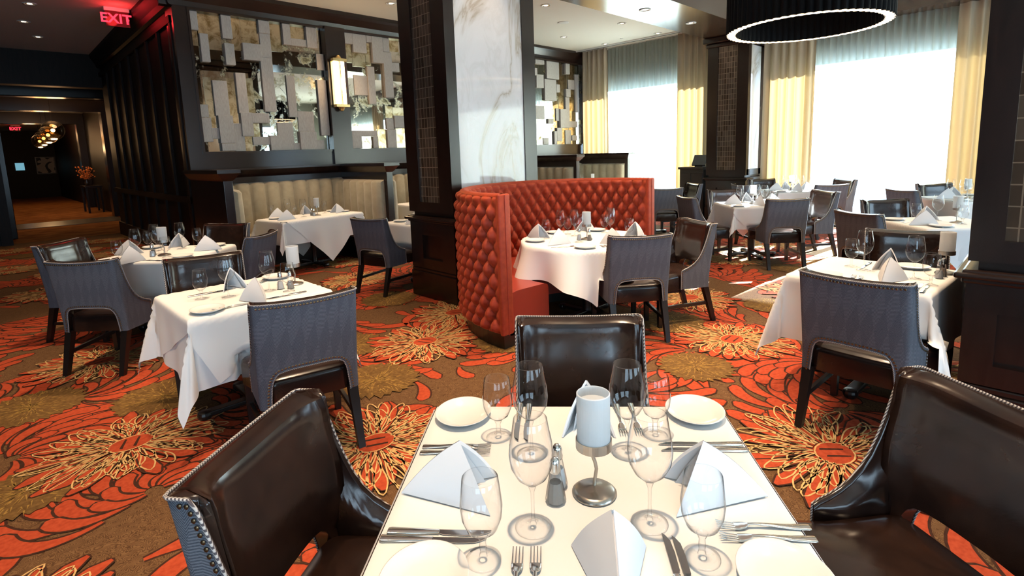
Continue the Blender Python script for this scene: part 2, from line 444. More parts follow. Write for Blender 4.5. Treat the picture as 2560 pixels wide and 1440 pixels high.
w = MB(); x = -5.15
for y in (-5.4, -3.53, -1.66): w.box(x, y, .35, x + .05, y + .06, 3.1)
w.box(x, -5.4, .35, x + .05, -1.6, .41); w.box(x, -5.4, 3.04, x + .05, -1.6, 3.1)
wo = struct(w.build('window_7', FRM))
MB().box(x + .02, -5.34, .41, x + .025, -1.66, 3.04).build('pane', PANE, wo)

# ================================================================== CARPET
def build_floor():
    rnd = random.Random(11)
    mb = MB()
    mb.add([(-5.2, -6.2, 0), (XW + .2, -6.2, 0), (XW + .2, HY0 + .2, 0), (-5.2, HY0 + .2, 0)], [(0, 1, 2, 3)], 0)
    def vis(x, y, r=.8):
        p = px((x, y, 0))
        if p[2] < .3: return False
        m_ = r * FPX / p[2]
        return -m_ < p[0] < 2560 + m_ and -m_ < p[1] < 1440 + m_
    def petal(cx, cy, ang, L, w, bend, z, n=9, r0=0.0, rim=.012):
        # centre line leaves (cx,cy) at ang and bends; narrow root, bulb tip
        pts = []; x, y, a = cx + r0 * math.cos(ang), cy + r0 * math.sin(ang), ang; st = L / n
        for i in range(n + 1):
            pts.append((x, y, a)); a += bend / n * (1 + i / n); x += st * math.cos(a); y += st * math.sin(a)
        def outl(g, ext):
            Lf, Rt = [], []
            for i, (x, y, a) in enumerate(pts):
                t = i / n; ww = w * (.22 + .78 * math.sin(min(1, t * 1.25) * PI / 2) ** 1.6) * (1 if t < .86 else math.sqrt(max(0, 1 - ((t - .86) / .145) ** 2)) * .98 + .02) + g
                Lf.append((x - math.sin(a) * ww, y + math.cos(a) * ww)); Rt.append((x + math.sin(a) * ww, y - math.cos(a) * ww))
            x, y, a = pts[-1]; tip = (x + math.cos(a) * ext, y + math.sin(a) * ext)
            return Lf, Rt, tip
        for (g, ext, mi, zz) in ((rim, rim, 2, z), (0, 0, 1, z + .00005)):
            Lf, Rt, tip = outl(g, ext); vs = []
            for p, q in zip(Lf, Rt): vs += [(*p, zz), (*q, zz)]
            vs.append((*tip, zz)); fs = [(2 * i, 2 * i + 1, 2 * i + 3, 2 * i + 2) for i in range(n)] + [(2 * n, 2 * n + 1, 2 * n + 2)]
            mb.add(vs, fs, mi)
    def loop(cx, cy, ang, L, w, bend, z, t=.0085, n=8, mi=3):
        pts = []; x, y, a = cx, cy, ang; st = L / n; P = []
        for i in range(n + 1):
            P.append((x, y, a)); a += bend / n; x += st * math.cos(a); y += st * math.sin(a)
        o1, o2 = [], []
        for i, (x, y, a) in enumerate(P):
            t_ = i / n; ww = w * math.sin(PI * min(1, t_ ** 1.5 * .88 + .02)) if i < n else w * .45
            o1.append((x - math.sin(a) * ww, y + math.cos(a) * ww)); o2.append((x + math.sin(a) * ww, y - math.cos(a) * ww))
        x, y, a = P[-1]; tip = (x + math.cos(a) * w * .5, y + math.sin(a) * w * .5)
        path = o1 + [tip] + o2[::-1]
        rows = []
        for i, p in enumerate(path):
            q0 = path[max(0, i - 1)]; q1 = path[min(len(path) - 1, i + 1)]
            dx, dy = q1[0] - q0[0], q1[1] - q0[1]; l = math.hypot(dx, dy) + 1e-9
            rows.append([(p[0] - dy / l * t / 2, p[1] + dx / l * t / 2, z), (p[0] + dy / l * t / 2, p[1] - dx / l * t / 2, z)])
        mb.grid(rows, mi)
    # golden outline blossoms where the photograph shows them, then the same rhythm beyond
    FL = [(.42, 3.65), (1.39, 2.58), (2.55, 3.73), (3.26, 4.2), (4.25, 1.78), (2.95, .69), (5.2, 2.64), (3.35, 6.41), (6.2, 1.75), (.50, 5.44), (-.25, 2.35), (1.9, 5.3), (.55, 1.3)]
    GB = [(.71, 4.25), (2.1, 4.15), (3.55, 1.75), (1.85, 3.35), (-.04, 3.5), (4.36, 2.4), (5.43, 1.9), (3.0, 3.2), (.04, 4.75), (2.3, 1.9), (2.5, 6.4), (1.2, 6.6)]
    for gx in np.arange(-4, 12, 1.42):
        for gy in np.arange(-1, 15.4, 1.42):
            x = gx + rnd.uniform(-.25, .25) + (.7 if int(round(gy / 1.42)) % 2 else 0); y = gy + rnd.uniform(-.25, .25)
            if x > 11.6 or not vis(x, y): continue
            if y > 9 and x > 2.2: continue
            if all(math.hypot(x - a, y - b) > 1.15 for a, b in FL): FL.append((x, y))
            x += .7; y += .35
            if all(math.hypot(x - a, y - b) > .75 for a, b in FL) and all(math.hypot(x - a, y - b) > 1.0 for a, b in GB): GB.append((x, y))
    # red feather fans
    k = 0
    RF = []
    for gx in np.arange(-4, 12.2, .98):
        for gy in np.arange(-1, 15.4, .98):
            x = gx + rnd.uniform(-.2, .2) + (.49 if int(round(gy / .98)) % 2 else 0); y = gy + rnd.uniform(-.2, .2)
            if x > 11.7 or not vis(x, y) or (y > 9 and x > 2.2): continue
            RF.append((x, y))
    for x, y in RF:
        far = math.hypot(x, y) > 7
        n = 6 if far else 12
        base = rnd.uniform(0, 2 * PI); sp = rnd.choice((-1, 1)) * rnd.uniform(.7, 1.3)
        span = rnd.uniform(3.2, 5.0); z = .0003 + (k % 3) * .0008; k += 1
        if rnd.random() < .08: continue
        for ring, (r0, L, w, cnt) in enumerate(((.24, .50, .047, 13), (.12, .40, .042, 11), (.04, .27, .036, 8))):
            for i in range(cnt):
                a = base + span * (i + .5) / cnt + rnd.uniform(-.05, .05)
                petal(x, y, a, L * rnd.uniform(.8, 1.12), w * rnd.uniform(.85, 1.15), sp * rnd.uniform(.7, 1.2), z, n, r0)
                z += .0001 if i % 2 else .00008
    # stray single petals
    for j in range(260):
        x, y = rnd.uniform(-3, 8), rnd.uniform(0, 10)
        if vis(x, y, .3): petal(x, y, rnd.uniform(0, 2 * PI), rnd.uniform(.22, .42), rnd.uniform(.035, .05), rnd.uniform(-1, 1), .0001, 9)
    # olive bursts
    for x, y in GB:
        if not vis(x, y): continue
        R_ = rnd.uniform(.24, .32); n = 56; z = .0065
        ring = [(x + R_ * (1 + .14 * (-1) ** i * rnd.random()) * math.cos(2 * PI * i / n), y + R_ * (1 + .14 * (-1) ** i * rnd.random()) * math.sin(2 * PI * i / n), z) for i in range(n)]
        mb.add(ring + [(x, y, z)], [(i, (i + 1) % n, n) for i in range(n)], 4)
        if math.hypot(x, y) > 8: continue
        for i in range(150):
            a = rnd.uniform(0, 2 * PI); r1 = R_ * rnd.uniform(.0, .9); r2 = r1 + R_ * rnd.uniform(.15, .32); t = .0035; b = a + rnd.uniform(-.12, .12)
            p, q = (x + r1 * math.cos(a), y + r1 * math.sin(a)), (x + r2 * math.cos(b), y + r2 * math.sin(b))
            nx, ny = -math.sin(a) * t, math.cos(a) * t
            mb.add([(p[0] - nx, p[1] - ny, z + .0002), (p[0] + nx, p[1] + ny, z + .0002), (q[0], q[1], z + .0002)], [(0, 1, 2)], 5)
    # golden blossoms: red ground with dark slits, then outline loops
    for x, y in FL:
        if not vis(x, y): continue
        far = math.hypot(x, y) > 7
        z = .0072; R_ = rnd.uniform(.40, .47); el = rnd.uniform(0, PI)
        for i in range(22):
            a = 2 * PI * i / 22 + rnd.uniform(-.1, .1)
            petal(x, y, a, R_ * rnd.uniform(.75, .95), .036, rnd.uniform(-.4, .4), z, 6, .10, .010); z += .0001
        z = .0100
        tk = .0078 if not far else .011
        for (r0, L, w, cnt) in ((.0, 1.0, .034, 30), (.0, .84, .034, 24), (.02, .62, .030, 18)):
            for i in range(cnt):
                a = 2 * PI * (i + rnd.uniform(-.3, .3)) / cnt
                f = 1 + .12 * math.cos(2 * (a - el))
                rr = .19 * R_ / .43 if L > .9 else (.13 if L > .7 else .10)
                loop(x + rr * math.cos(a), y + rr * math.sin(a), a, max(.06, R_ * L * f - rr), w, rnd.uniform(-.7, .7), z, tk, 8)
        mb.add([(x + .12 * math.cos(2 * PI * j / 18), y + .095 * math.sin(2 * PI * j / 18), z - .0003) for j in range(18)], [tuple(range(18))], 1)
        for q_ in (-.035, .03):
            ca, sa = math.cos(el), math.sin(el); w_ = rnd.uniform(.006, .012)
            mb.add([(x + u_ * ca - v_ * sa, y + u_ * sa + v_ * ca, z - .0001) for u_, v_ in ((q_ - w_, -.06), (q_ + w_ * .4, -.065), (q_ + w_ + .012, .05), (q_ + .004, .06))], [(0, 1, 2, 3)], 2)
        n = 16; rows = [[(x + r_ * math.cos(2 * PI * j / n) * 1.3, y + r_ * math.sin(2 * PI * j / n), z) for j in range(n)] for r_ in (.085, .093)]
        mb.grid(rows, 3, True)
    return struct(mb.build('floor', [Y_BROWN, Y_RED, Y_DARK, Y_GOLD, Y_OLIVE, Y_OGOLD], angle='raw'))
build_floor()
mb = MB(); mb.box(HX0, HY0 + .2, -.05, 3.1, HY1, 0, 0)
struct(mb.build('floor_corridor', yarn('corridor_carpet', (.20, .07, .02), (.42, .17, .05), 2.5)))
STONE = mat('threshold_stone', (.16, .14, .12), .25)
mb = MB(); mb.box(HX0 + .15, 19.4, 0, 2.9, 21.2, .012); struct(mb.build('floor_threshold', STONE))

# ================================================================== COLUMNS
def column(name, x0, y0, x1, y1, label, group=None, marble=True, fr=.22):
    o = empty(name, (x0, y0, 0)); tag(o, label, 'column', group)
    w, d = x1 - x0, y1 - y0; T = 3.78
    # body
    b = MB(); b.box(.04, .04, 0, w - .04, d - .04, T)
    def facex(x, s):   # frames on -X / +X faces
        xa, xb = (0, .04) if s < 0 else (w - .04, w)
        for (z0, z1, m_) in ((.98, T, 1), (.34, .90, 1)):
            b.box(xa, 0, z0, xb, fr, z1); b.box(xa, d - fr, z0, xb, d, z1)
            b.box(xa, fr, z0, xb, d - fr, z0 + .11); b.box(xa, fr, z1 - .18, xb, d - fr, z1)
    facex(0, -1); facex(w, 1)
    for s in (0, 1):
        ya, yb = (0, .04) if s == 0 else (d - .04, d)
        e = .09
        b.box(.04, ya, .98, .04 + e, yb, T); b.box(w - .2, ya, .98, w - .04, yb, T)
        b.box(.04, ya, .98, w - .04, yb, 1.10); b.box(.04, ya, T - .22, w - .04, yb, T)
        b.box(.04, ya, .34, .26, yb, .90); b.box(w - .26, ya, .34, w - .04, yb, .90); b.box(.26, ya, .34, w - .26, yb, .45); b.box(.26, ya, .79, w - .26, yb, .90)
    b.build('shaft', WOOD, o)
    p = MB(); p.box(-.012, -.012, 0, w + .012, d + .012, .30); p.box(-.004, -.004, .30, w + .004, d + .004, .335)
    p.build('plinth', WOOD, o, bevel=.008)
    l = MB(); l.box(-.02, -.02, .865, w + .02, d + .02, .935); l.box(-.05, -.05, .892, w + .05, d + .05, .922)
    l.build('ledge', WOODH, o, bevel=.012)
    c = MB(); c.box(-.03, -.03, T - .20, w + .03, d + .03, T - .12); c.box(-.08, -.08, T - .12, w + .08, d + .08, T - .001)
    c.build('capital', WOODH, o, bevel=.02)
    t = MB(); t.box(.022, fr, 1.09, .041, d - fr, T - .17); t.box(w - .041, fr, 1.09, w - .022, d - fr, T - .17)
    t.build('tile_panel', TILE, o)
    if marble:
        m_ = MB(); m_.box(.13, .012, 1.10, w - .2, .042, T - .2); m_.box(.13, d - .042, 1.10, w - .2, d - .012, T - .2)
        m_.build('marble_panel', MARB, o)
    return o
column('column', 3.43, 4.37, 4.74, 5.17, 'dark wood column with white marble face behind the red booth')
column('column', 11.0, 4.42, XW, 5.26, 'dark wood column with bronze tile face against the window wall')
column('column', 3.50, -.55, 4.81, .28, 'dark wood column with tile inlay cropped by the right edge', fr=.13)

# ================================================================== MIRROR MOSAICS
def mosaic(a, b, blocks, golds, label):
    o = empty('mirror_mosaic', (a, 9.06, 1.765)); tag(o, label, 'wall art', 'mirrored mosaics of taupe blocks on the panelled wall')
    MB().box(0, 0, 0, b - a, .03, 3.80 - 1.765).build('mirror', MIRR, o)
    for i, (x0, z0, x1, z1) in enumerate(golds):
        MB().box(x0 - a, -.008, z0 - 1.765, x1 - a, 0, z1 - 1.765).build('antique_tile', GOLDM, o)
    rr = random.Random(5)
    for i, (x0, z0, x1, z1) in enumerate(blocks):
        d = .015 + .055 * rr.random()
        x0, x1 = max(x0, a + .002), min(x1, b - .002); z0, z1 = max(z0, 1.767), min(z1, 3.798)
        MB().box(x0 - a, -d, z0 - 1.765, x1 - a, 0, z1 - 1.765).build('block', BLOCK, o, bevel=.004, seg=1)
    return o
def wallpt(x, y):   # a point of the mirror wall plane, from its place in the view
    d = RC @ np.array([x - 1280, y - CYP, FPX]); k = 9.0 / d[1]
    return d[0] * k, EYE + d[2] * k
def rects(L, ox, oy, s):
    out = []
    for x0, y0, x1, y1 in L:
        xm, ym = (x0 + x1) / 2, (y0 + y1) / 2
        xa = wallpt(ox + x0 / s, oy + ym / s)[0]; xb = wallpt(ox + x1 / s, oy + ym / s)[0]
        zt = wallpt(ox + xm / s, oy + y0 / s)[1]; zb = wallpt(ox + xm / s, oy + y1 / s)[1]
        out.append((round(xa, 3), round(zb, 3), round(xb, 3), round(zt, 3)))
    return out
B1 = [(80,75,170,228),(195,262,262,482),(357,105,435,300),(385,340,460,508),(528,340,670,470),(645,150,730,260),(668,258,752,452),(683,452,775,872),(835,180,895,350),(903,305,1025,360),(1020,200,1100,375),(1108,420,1165,545),(1125,625,1195,1060),(880,590,945,915),(300,630,415,905),(482,570,560,885),(170,815,262,915),(182,918,290,1110),(285,1000,345,1085),(340,903,455,1120),(515,880,605,1065),(462,965,545,1185),(595,885,732,962),(610,1070,745,1133),(745,1060,830,1180),(808,958,930,1178),(965,870,1090,1028),(975,1030,1105,1175),(1100,1095,1170,1172),(930,1118,985,1178),(360,1122,472,1180)]
G1 = [(172,90,355,380),(437,130,515,390),(517,140,643,345),(735,165,833,400),(893,190,1010,303),(240,600,298,1000),(417,610,480,960),(562,610,620,880),(100,230,185,350),(605,965,665,1068),(545,1070,608,1185)]
B2 = [(1315,248,1385,340),(1385,258,1490,410),(1490,275,1535,330),(1535,280,1620,492),(1620,292,1670,405),(1295,340,1340,800),(1405,590,1550,745),(1510,520,1565,815),(1630,410,1695,765),(1690,490,1750,560),(1380,1022,1455,1168),(1456,1022,1585,1066),(1550,1067,1590,1168),(1655,925,1712,1010),(1715,905,1795,1000),(1660,1012,1730,1165),(1340,870,1370,980)]
G2 = [(1322,342,1388,485),(1390,412,1495,520),(1490,335,1532,510),(1672,300,1750,400),(1650,830,1705,920),(1708,840,1790,903),(1590,1010,1655,1160),(1735,1005,1805,1160)]
B4 = [(245,190,355,350),(150,310,215,430),(140,175,220,215),(120,250,155,318),(225,355,330,545),(410,210,447,308),(445,358,510,445),(503,310,535,650),(415,440,455,513),(415,515,450,790),(365,622,414,790),(150,590,232,710),(260,708,308,752),(130,685,158,825),(340,790,385,910),(315,820,339,940),(222,880,270,945),(418,810,468,938),(455,730,525,785),(470,858,512,905),(331,400,362,470),(335,615,363,725)]
G4 = [(450,225,500,355),(360,320,410,620),(455,450,503,640),(385,800,415,938),(455,790,505,855),(120,320,148,520)]
mosaic(*PAN[0], rects(B1, 440, 0, 3.13), rects(G1, 440, 0, 3.13), 'large mirrored mosaic of taupe blocks left of the glowing sconce')
r2 = rects(B2, 440, 0, 3.13)
mosaic(*PAN[1], r2, rects(G2, 440, 0, 3.13), 'mirrored mosaic of taupe blocks between sconce and marble column')
r3 = []
rq = random.Random(3)
for i in range(16):
    x = PAN[2][0] + .1 * rq.randrange(0, 15); z = 1.77 + .1 * rq.randrange(0, 17); r3.append((x, z, min(x + rq.choice((.15, .2, .3)), PAN[2][1]), z + rq.choice((.2, .35, .6))))
r4 = rects(B4, 1300, 100, 3.6)
mosaic(*PAN[3], r4 + [(9.0, 2.0, 9.2, 2.6), (9.1, 3.0, 9.3, 3.5)], rects(G4, 1300, 100, 3.6), 'mirrored mosaic of taupe blocks right of the marble column')
mosaic(*PAN[2], r3, [], 'mirrored mosaic of taupe blocks hidden behind the marble column')

# ================================================================== SCONCE, EXIT SIGN, CEILING LIGHTS
s = empty('wall_sconce', (4.61, 8.93, 2.45)); tag(s, 'tall brass wall sconce with two glowing glass tubes', 'wall lamp')
m_ = MB(); m_.box(-.12, -.03, .04, .12, 0, .84); m_.build('backplate', BRASS, s, bevel=.006)
for x in (-.055, .055):
    MB().lathe([(.001, .07), (.045, .07), (.045, .81), (.001, .81)], 20, (x, -.085, 0)).build('glass_tube', SCON, s, smooth=False)
m_ = MB()
for z0 in (.03, .80): m_.box(-.125, -.15, z0, .125, -.02, z0 + .05)
m_.box(-.008, -.14, .05, .008, -.06, .83)
m_.lathe([(.001, -.04), (.03, -.03), (.05, .0), (.06, .03)], 16, (0, -.08, 0)); m_.lathe([(.06, .85), (.05, .88), (.03, .91), (.001, .92)], 16, (0, -.08, 0))
m_.build('end_caps', BRASS, s, bevel=.004)
light('POINT', 'sconce_light', (4.61, 8.66, 2.9), 9, (1, .66, .35), shadow_soft_size=.15)

def text_mesh(txt, size, depth, m, parent, loc, rot, name='lettering'):
    cu = bpy.data.curves.new(name, 'FONT'); cu.body = txt; cu.size = size; cu.extrude = depth; cu.align_x = 'CENTER'; cu.align_y = 'CENTER'; cu.offset = size * .02
    tmp = bpy.data.objects.new('tmp_text', cu); COL.objects.link(tmp)
    bpy.context.view_layer.update()
    me = bpy.data.meshes.new_from_object(tmp.evaluated_get(bpy.context.evaluated_depsgraph_get()))
    bpy.data.objects.remove(tmp)
    me.materials.clear(); me.materials.append(m)
    o = bpy.data.objects.new(name, me); COL.objects.link(o); o.parent = parent; o.location = loc; o.rotation_euler = rot; return o
def exit_sign(loc, label, sc=1.0):
    e = empty('exit_sign', loc); tag(e, label, 'sign', 'illuminated red exit signs')
    e.scale = (sc, sc, sc)
    MB().box(-.17, -.03, -.055, .17, .03, 0).build('housing', WHITEP, e, bevel=.004)
    MB().box(-.16, -.006, -.29, .16, .006, -.055).build('acrylic_panel', mat('smoked_acrylic', (.10, .02, .02), .1), e)
    text_mesh('EXIT', .205, .002, REDL, e, (-.02, -.012, -.175), (PI / 2, 0, 0))
    a = MB(); a.add([(.135, -.012, -.215), (.158, -.012, -.175), (.135, -.012, -.135), (.128, -.012, -.142), (.147, -.012, -.175), (.128, -.012, -.208)], [(0, 1, 4, 5), (1, 2, 3, 4)]); a.build('arrow', REDL, e)
    return e
exit_sign((1.87, 10.85, CZ), 'red illuminated exit sign with arrow hanging from the dark ceiling')
exit_sign((1.42, 35.0, 3.7), 'small distant red exit sign at the far end of the corridor')
light('POINT', 'exit_glow', (1.83, 10.6, CZ - .16), 3.0, (1, .03, .03), shadow_soft_size=.08)

def downlight_proto():
    e = empty('ceiling_downlight'); n = 24
    MB().lathe([(.092, 0), (.092, -.008), (.07, -.010), (.062, .0)], n).build('trim_ring', WHITEP, e, smooth=True)
    MB().lathe([(.062, -.001), (.05, -.003), (.001, -.003)], n).build('reflector', mat('downlight_reflector', (.8, .75, .65), .15, 1.0), e, smooth=True)
    MB().lathe([(.034, -.005), (.02, -.008), (.001, -.009)], 16).build('lens', LAMP, e, smooth=True)
    return e
DL = [(7.36, 6.48, CZ), (9.06, 5.56, CZ), (9.62, 6.43, CZ), (9.64, 7.97, CZ), (11.1, 7.9, CZ), (11.1, 6.48, CZ), (5.18, 7.98, CZ), (7.84, 4.81, 3.78), (9.33, 4.79, 3.78), (10.3, 4.05, CZ), (.85, 11.3, CZ), (.84, 12.7, CZ), (1.1, 14.0, CZ), (3.2, 7.0, CZ), (3.45, 7.75, CZ), (6.2, 4.2, CZ), (8.0, 1.6, CZ)]
pos_words = ['above the red booth side of the white ceiling', 'in the white ceiling just left of the beam end', 'in the white ceiling between speaker and beam', 'in the white ceiling near the right mosaic', 'in the ceiling corner beside the curtains', 'in the ceiling beside the curtain slot', 'at the ceiling above the left mosaic', 'left of two in the timber soffit', 'right of two in the timber soffit', 'behind the round black chandelier', 'first in the dark ceiling at upper left', 'second in the dark ceiling at upper left', 'furthest in the dark ceiling at upper left', 'above the beige booth aisle', 'over the beige booth table', 'over the aisle by the red booth', 'over the window tables']
dl = downlight_proto()
for i, (x, y, z) in enumerate(DL):
    o = dl if i == 0 else dup(dl, (x, y, z - .001), 0)
    o.location = (x, y, z - .001)
    tag(o, 'round recessed downlight ' + pos_words[i], 'downlight', 'recessed ceiling downlights')
WARM = (1.0, .72, .46)
def spot(x, y, z, e, size=62, col=WARM):
    return light('SPOT', 'downlight_and_fill_beam', (x, y, z - .03), e, col, spot_size=math.radians(size), spot_blend=.7, shadow_soft_size=.05)
for x, y, z, e in [(.95, .78, CZ, 330), (.75, 3.05, CZ, 210), (1.55, 3.35, CZ, 210), (1.15, 5.95, CZ, 340), (3.5, 2.75, CZ, 300), (4.6, 2.75, CZ, 300), (3.4, 1.1, CZ, 280), (4.4, 1.1, CZ, 260), (3.45, 7.6, CZ, 260), (5.9, 7.8, CZ, 200), (4.1, 5.7, CZ, 130),  # some match downlights; others unseen, the pairs added to light table sides
                   (6.8, .8, CZ, 230), (7.7, 3.0, CZ, 180), (2.3, 2.3, CZ, 260), (-.7, 4.2, CZ, 240), (-.5, 7.5, CZ, 160), (.9, 11.3, CZ, 150), (.9, 13.8, CZ, 110), (2.4, 5.0, CZ, 170), (9.6, 7.9, CZ, 120), (5.6, 2.3, CZ, 150), (-.9, 1.5, CZ, 200), (2.6, -.2, CZ, 150),
                   (3.95, 4.12, CZ, 45), (11.4, 4.15, CZ, 30), (4.9, 8.5, CZ, 60), (3.1, 8.5, CZ, 60)]:
    spot(x, y, z, e)
for y, e in ((19.5, 70), (24, 90), (31, 120)): light('POINT', 'corridor_light', (1.7, y, 3.0), e * .2, (1, .55, .25), shadow_soft_size=.2)

for i, (x, y) in enumerate([(8.58, 7.11), (10.9, 7.3)]):
    o = MB().lathe([(.11, 0), (.11, -.006), (.10, -.010), (.001, -.011)], 28).build('ceiling_speaker', WHITEP, smooth=True, loc=(x, y, CZ))
    tag(o, ['flush round white speaker grille in the ceiling', 'small sprinkler plate in the ceiling near the curtains'][i], ['speaker', 'sprinkler'][i])
    if i: o.name = 'sprinkler_plate'; o.scale = (.35, .35, 1)

# ring chandelier with scalloped glowing rim
def chandelier(cx, cy, z0, R_, h, th=.10):
    e = empty('ring_chandelier', (cx, cy, z0)); tag(e, 'large black pleated ring chandelier with a glowing scalloped lower rim', 'chandelier')
    n = 66; sub = 6; N = n * sub
    def ringpts(r, amp, z): return [((r + amp * abs(math.sin(PI * k / sub))) * math.cos(2 * PI * k / N), (r + amp * abs(math.sin(PI * k / sub))) * math.sin(2 * PI * k / N), z) for k in range(N)]
    MB().grid([ringpts(R_, .022, 0.004), ringpts(R_, .022, h)], close=True).build('outer_shade', BLKP, e)
    MB().grid([ringpts(R_ - th, -.012, 0.004), ringpts(R_ - th, -.012, h)], close=True).build('inner_shade', BLKP, e)
    MB().grid([ringpts(R_ - th + .014, -.022, 0.0), ringpts(R_ - th / 2, 0, -.006), ringpts(R_ - .012, .028, 0.0)], close=True).build('diffuser', RING, e)
    MB().grid([ringpts(R_ - th, -.016, h), ringpts(R_, .022, h)], close=True).build('top_plate', BLKP, e)
    m_ = MB()
    for k in range(4):
        a = PI / 4 + k * PI / 2; r = R_ - th / 2
        m_.tube([(r * math.cos(a), r * math.sin(a), h), (.05 * math.cos(a), .05 * math.sin(a), CZ - z0 - .02)], .005, 6)
    m_.lathe([(.001, CZ - z0), (.09, CZ - z0), (.09, CZ - z0 - .03), (.001, CZ - z0 - .03)], 20)
    m_.build('suspension', BLACK, e)
chandelier(6.16, 1.91, 2.75, .735, .52, .066)

# corridor details
e = empty('globe_pendant', (1.7, 20, 3.7)); tag(e, 'row of amber glass globe pendants glowing in the dark corridor', 'pendant lamp')
for k, (x, y, z) in enumerate([(1.58, 20, 2.66), (1.68, 23, 2.67), (1.76, 26, 2.69), (1.83, 29, 2.70)]):
    L_ = (x - 1.7, y - 20, z - 3.7)
    sp_ = [(.27 * math.sin(PI * i / 14) + .001, -.27 * math.cos(PI * i / 14)) for i in range(15)]
    g = MB().lathe(sp_, 24, L_).build('glass_globe', glass_mat('amber_globe_glass', (.85, .62, .32), .12, .05, (.5, .3, .1)), e, smooth=True)
    MB().lathe([(.05 * math.sin(PI * i / 8) + .001, -.05 * math.cos(PI * i / 8)) for i in range(9)], 12, L_).build('bulb', GLOB, g, smooth=True)
    MB().tube([(L_[0], L_[1], L_[2] + .27), (L_[0], L_[1], 0)], .006, 6).build('cord', BLACK, g)
    light('POINT', 'globe_light', (x, y, z - .35), 14, (1, .6, .28), shadow_soft_size=.15)
o = MB().box(1.35, HY1 - .06, 1.55, 1.72, HY1, 1.95).build('wall_screen', SCRN); tag(o, 'small pale blue lit screen on the corridor end wall', 'screen')
e = empty('framed_picture', (3.05, HY1 - .05, 1.55)); tag(e, 'small framed abstract picture on the corridor end wall', 'picture')
e.location = (2.62, HY1 - .05, 1.3)
MB().box(-.42, 0, 0, .42, .04, .95).build('frame', BLACK, e)
m_ = mat('abstract_print', (.5, .45, .4), .6); lk(m_, ramp(m_, noise(m_, coord(m_), 2.2, 2, .4, 1).outputs['Fac'], [(.48, (.55, .5, .45)), (.5, (.02, .02, .02))], 'CONSTANT'), bsdf(m_).inputs['Base Color'])
MB().box(-.37, -.01, .05, .37, 0, .90).build('print', m_, e)
e = empty('flower_arrangement', (2.62, 24.2, .95)); e.scale = (.62, .62, .62); tag(e, 'orange flower arrangement in a vase on the corridor console', 'flowers')
MB().lathe([(.001, 0), (.09, 0), (.13, .15), (.07, .32), (.09, .38)], 16).build('vase', mat('dark_vase', (.05, .04, .04), .2), e, smooth=True)
m_ = MB(); rr = random.Random(2)
for k in range(60):
    a = rr.uniform(0, 2 * PI); t_ = rr.uniform(.1, .42); z = .45 + rr.uniform(0, .65)
    c = (t_ * math.cos(a), t_ * math.sin(a), z); m_.lathe([(.001, -.04), (.045, 0), (.001, .04)], 6, c)
    m_.tube([(0, 0, .3), c], .004, 4)
m_.build('blooms', mat('orange_blooms', (.75, .22, .04), .6), e)
light('SPOT', 'flower_light', (2.5, 24.0, 3.4), 22, (1, .6, .3), spot_size=.9)
e = empty('console_table', (2.72, 24.2, 0)); tag(e, 'dark console table against the corridor wall under the flowers', 'table')
MB().box(-.25, -.6, .88, .25, .6, .95).build('tabletop', WOODH, e, bevel=.006)
for sx in (-.2, .2):
    for sy in (-.55, .55): MB().box(sx - .03, sy - .03, 0, sx + .03, sy + .03, .88).build('leg', WOOD, e)

# ================================================================== CURTAINS
def curtain(name, y0, y1, x, ztop, m, label, wl=.13, amp=.045, zb=.02, group=None, ax='x', gaps=()):
    n = int((y1 - y0) / wl * 10); rr = random.Random(int(y0 * 100)); ph = rr.uniform(0, 6)
    rows = []
    for z, g in ((zb, 1.15), (1.0, 1.1), (2.2, 1.0), (3.05, .9), (ztop - .12, .8), (ztop, .7)):
        row = []
        for k in range(n + 1):
            y = lerp(y0, y1, k / n); u = (y - y0) / wl * 2 * PI
            off = amp * g * (math.sin(u + ph + .5 * math.sin(u * .31)) + .25 * math.sin(u * .5 + z))
            row.append((x + off, y + .012 * math.sin(u * 1.0 + 1.3) * g, z) if ax == 'x' else (y, x + off, z))
        rows.append(row)
    cm = MB().grid(rows)
    if gaps:      # openings left in the cloth below the window head to let sun stripes through
        keep = [q for q in range(len(cm.f)) if not (all(cm.v[v_][2] < 3.1 for v_ in cm.f[q]) and any(a < sum(cm.v[v_][1] for v_ in cm.f[q]) / 4 < b for a, b in gaps))]
        cm.f = [cm.f[q] for q in keep]; cm.m = [cm.m[q] for q in keep]
    o = cm.build(name, m, smooth=True); tag(o, label, 'curtain', group); return o
SH = 'sheer pleated curtains over the windows'; DR = 'gold drapery panels'
curtain('sheer_curtain', 6.15, 8.2, 11.66, CZ - .01, SHEER, 'sheer pleated curtain over the window beside the right mosaic', .11, .035, group=SH)
curtain('sheer_curtain', .5, 3.55, 11.66, 3.72, SHEER, 'sheer pleated curtain over the large bright window at right', .11, .035, group=SH, gaps=[(1.70, 1.98), (2.12, 2.34), (2.5, 2.7), (2.86, 3.08)])
curtain('sheer_curtain', -5.8, -1.1, 11.66, 3.72, SHEER, 'sheer pleated curtain over the window beyond the right column', .11, .035, group=SH)
curtain('drapery_panel', 8.12, 8.93, 11.50, CZ - .01, DRAPE, 'gold drapery panel in the corner beside the right mosaic', .16, .05, group=DR)
curtain('drapery_panel', 5.34, 6.2, 11.50, CZ - .01, DRAPE, 'gold drapery panel just left of the far tiled column', .16, .05, group=DR)
curtain('drapery_panel', 3.36, 4.3, 11.50, 3.72, DRAPE, 'wide gold drapery panel right of the far tiled column', .16, .05, group=DR)
curtain('drapery_panel', .45, 1.30, 11.50, 3.72, DRAPE, 'gold drapery panel beside the near right column', .16, .05, group=DR)
curtain('drapery_panel', -1.4, -.6, 11.50, 3.72, DRAPE, 'gold drapery panel beyond the near right column', .16, .05, group=DR)

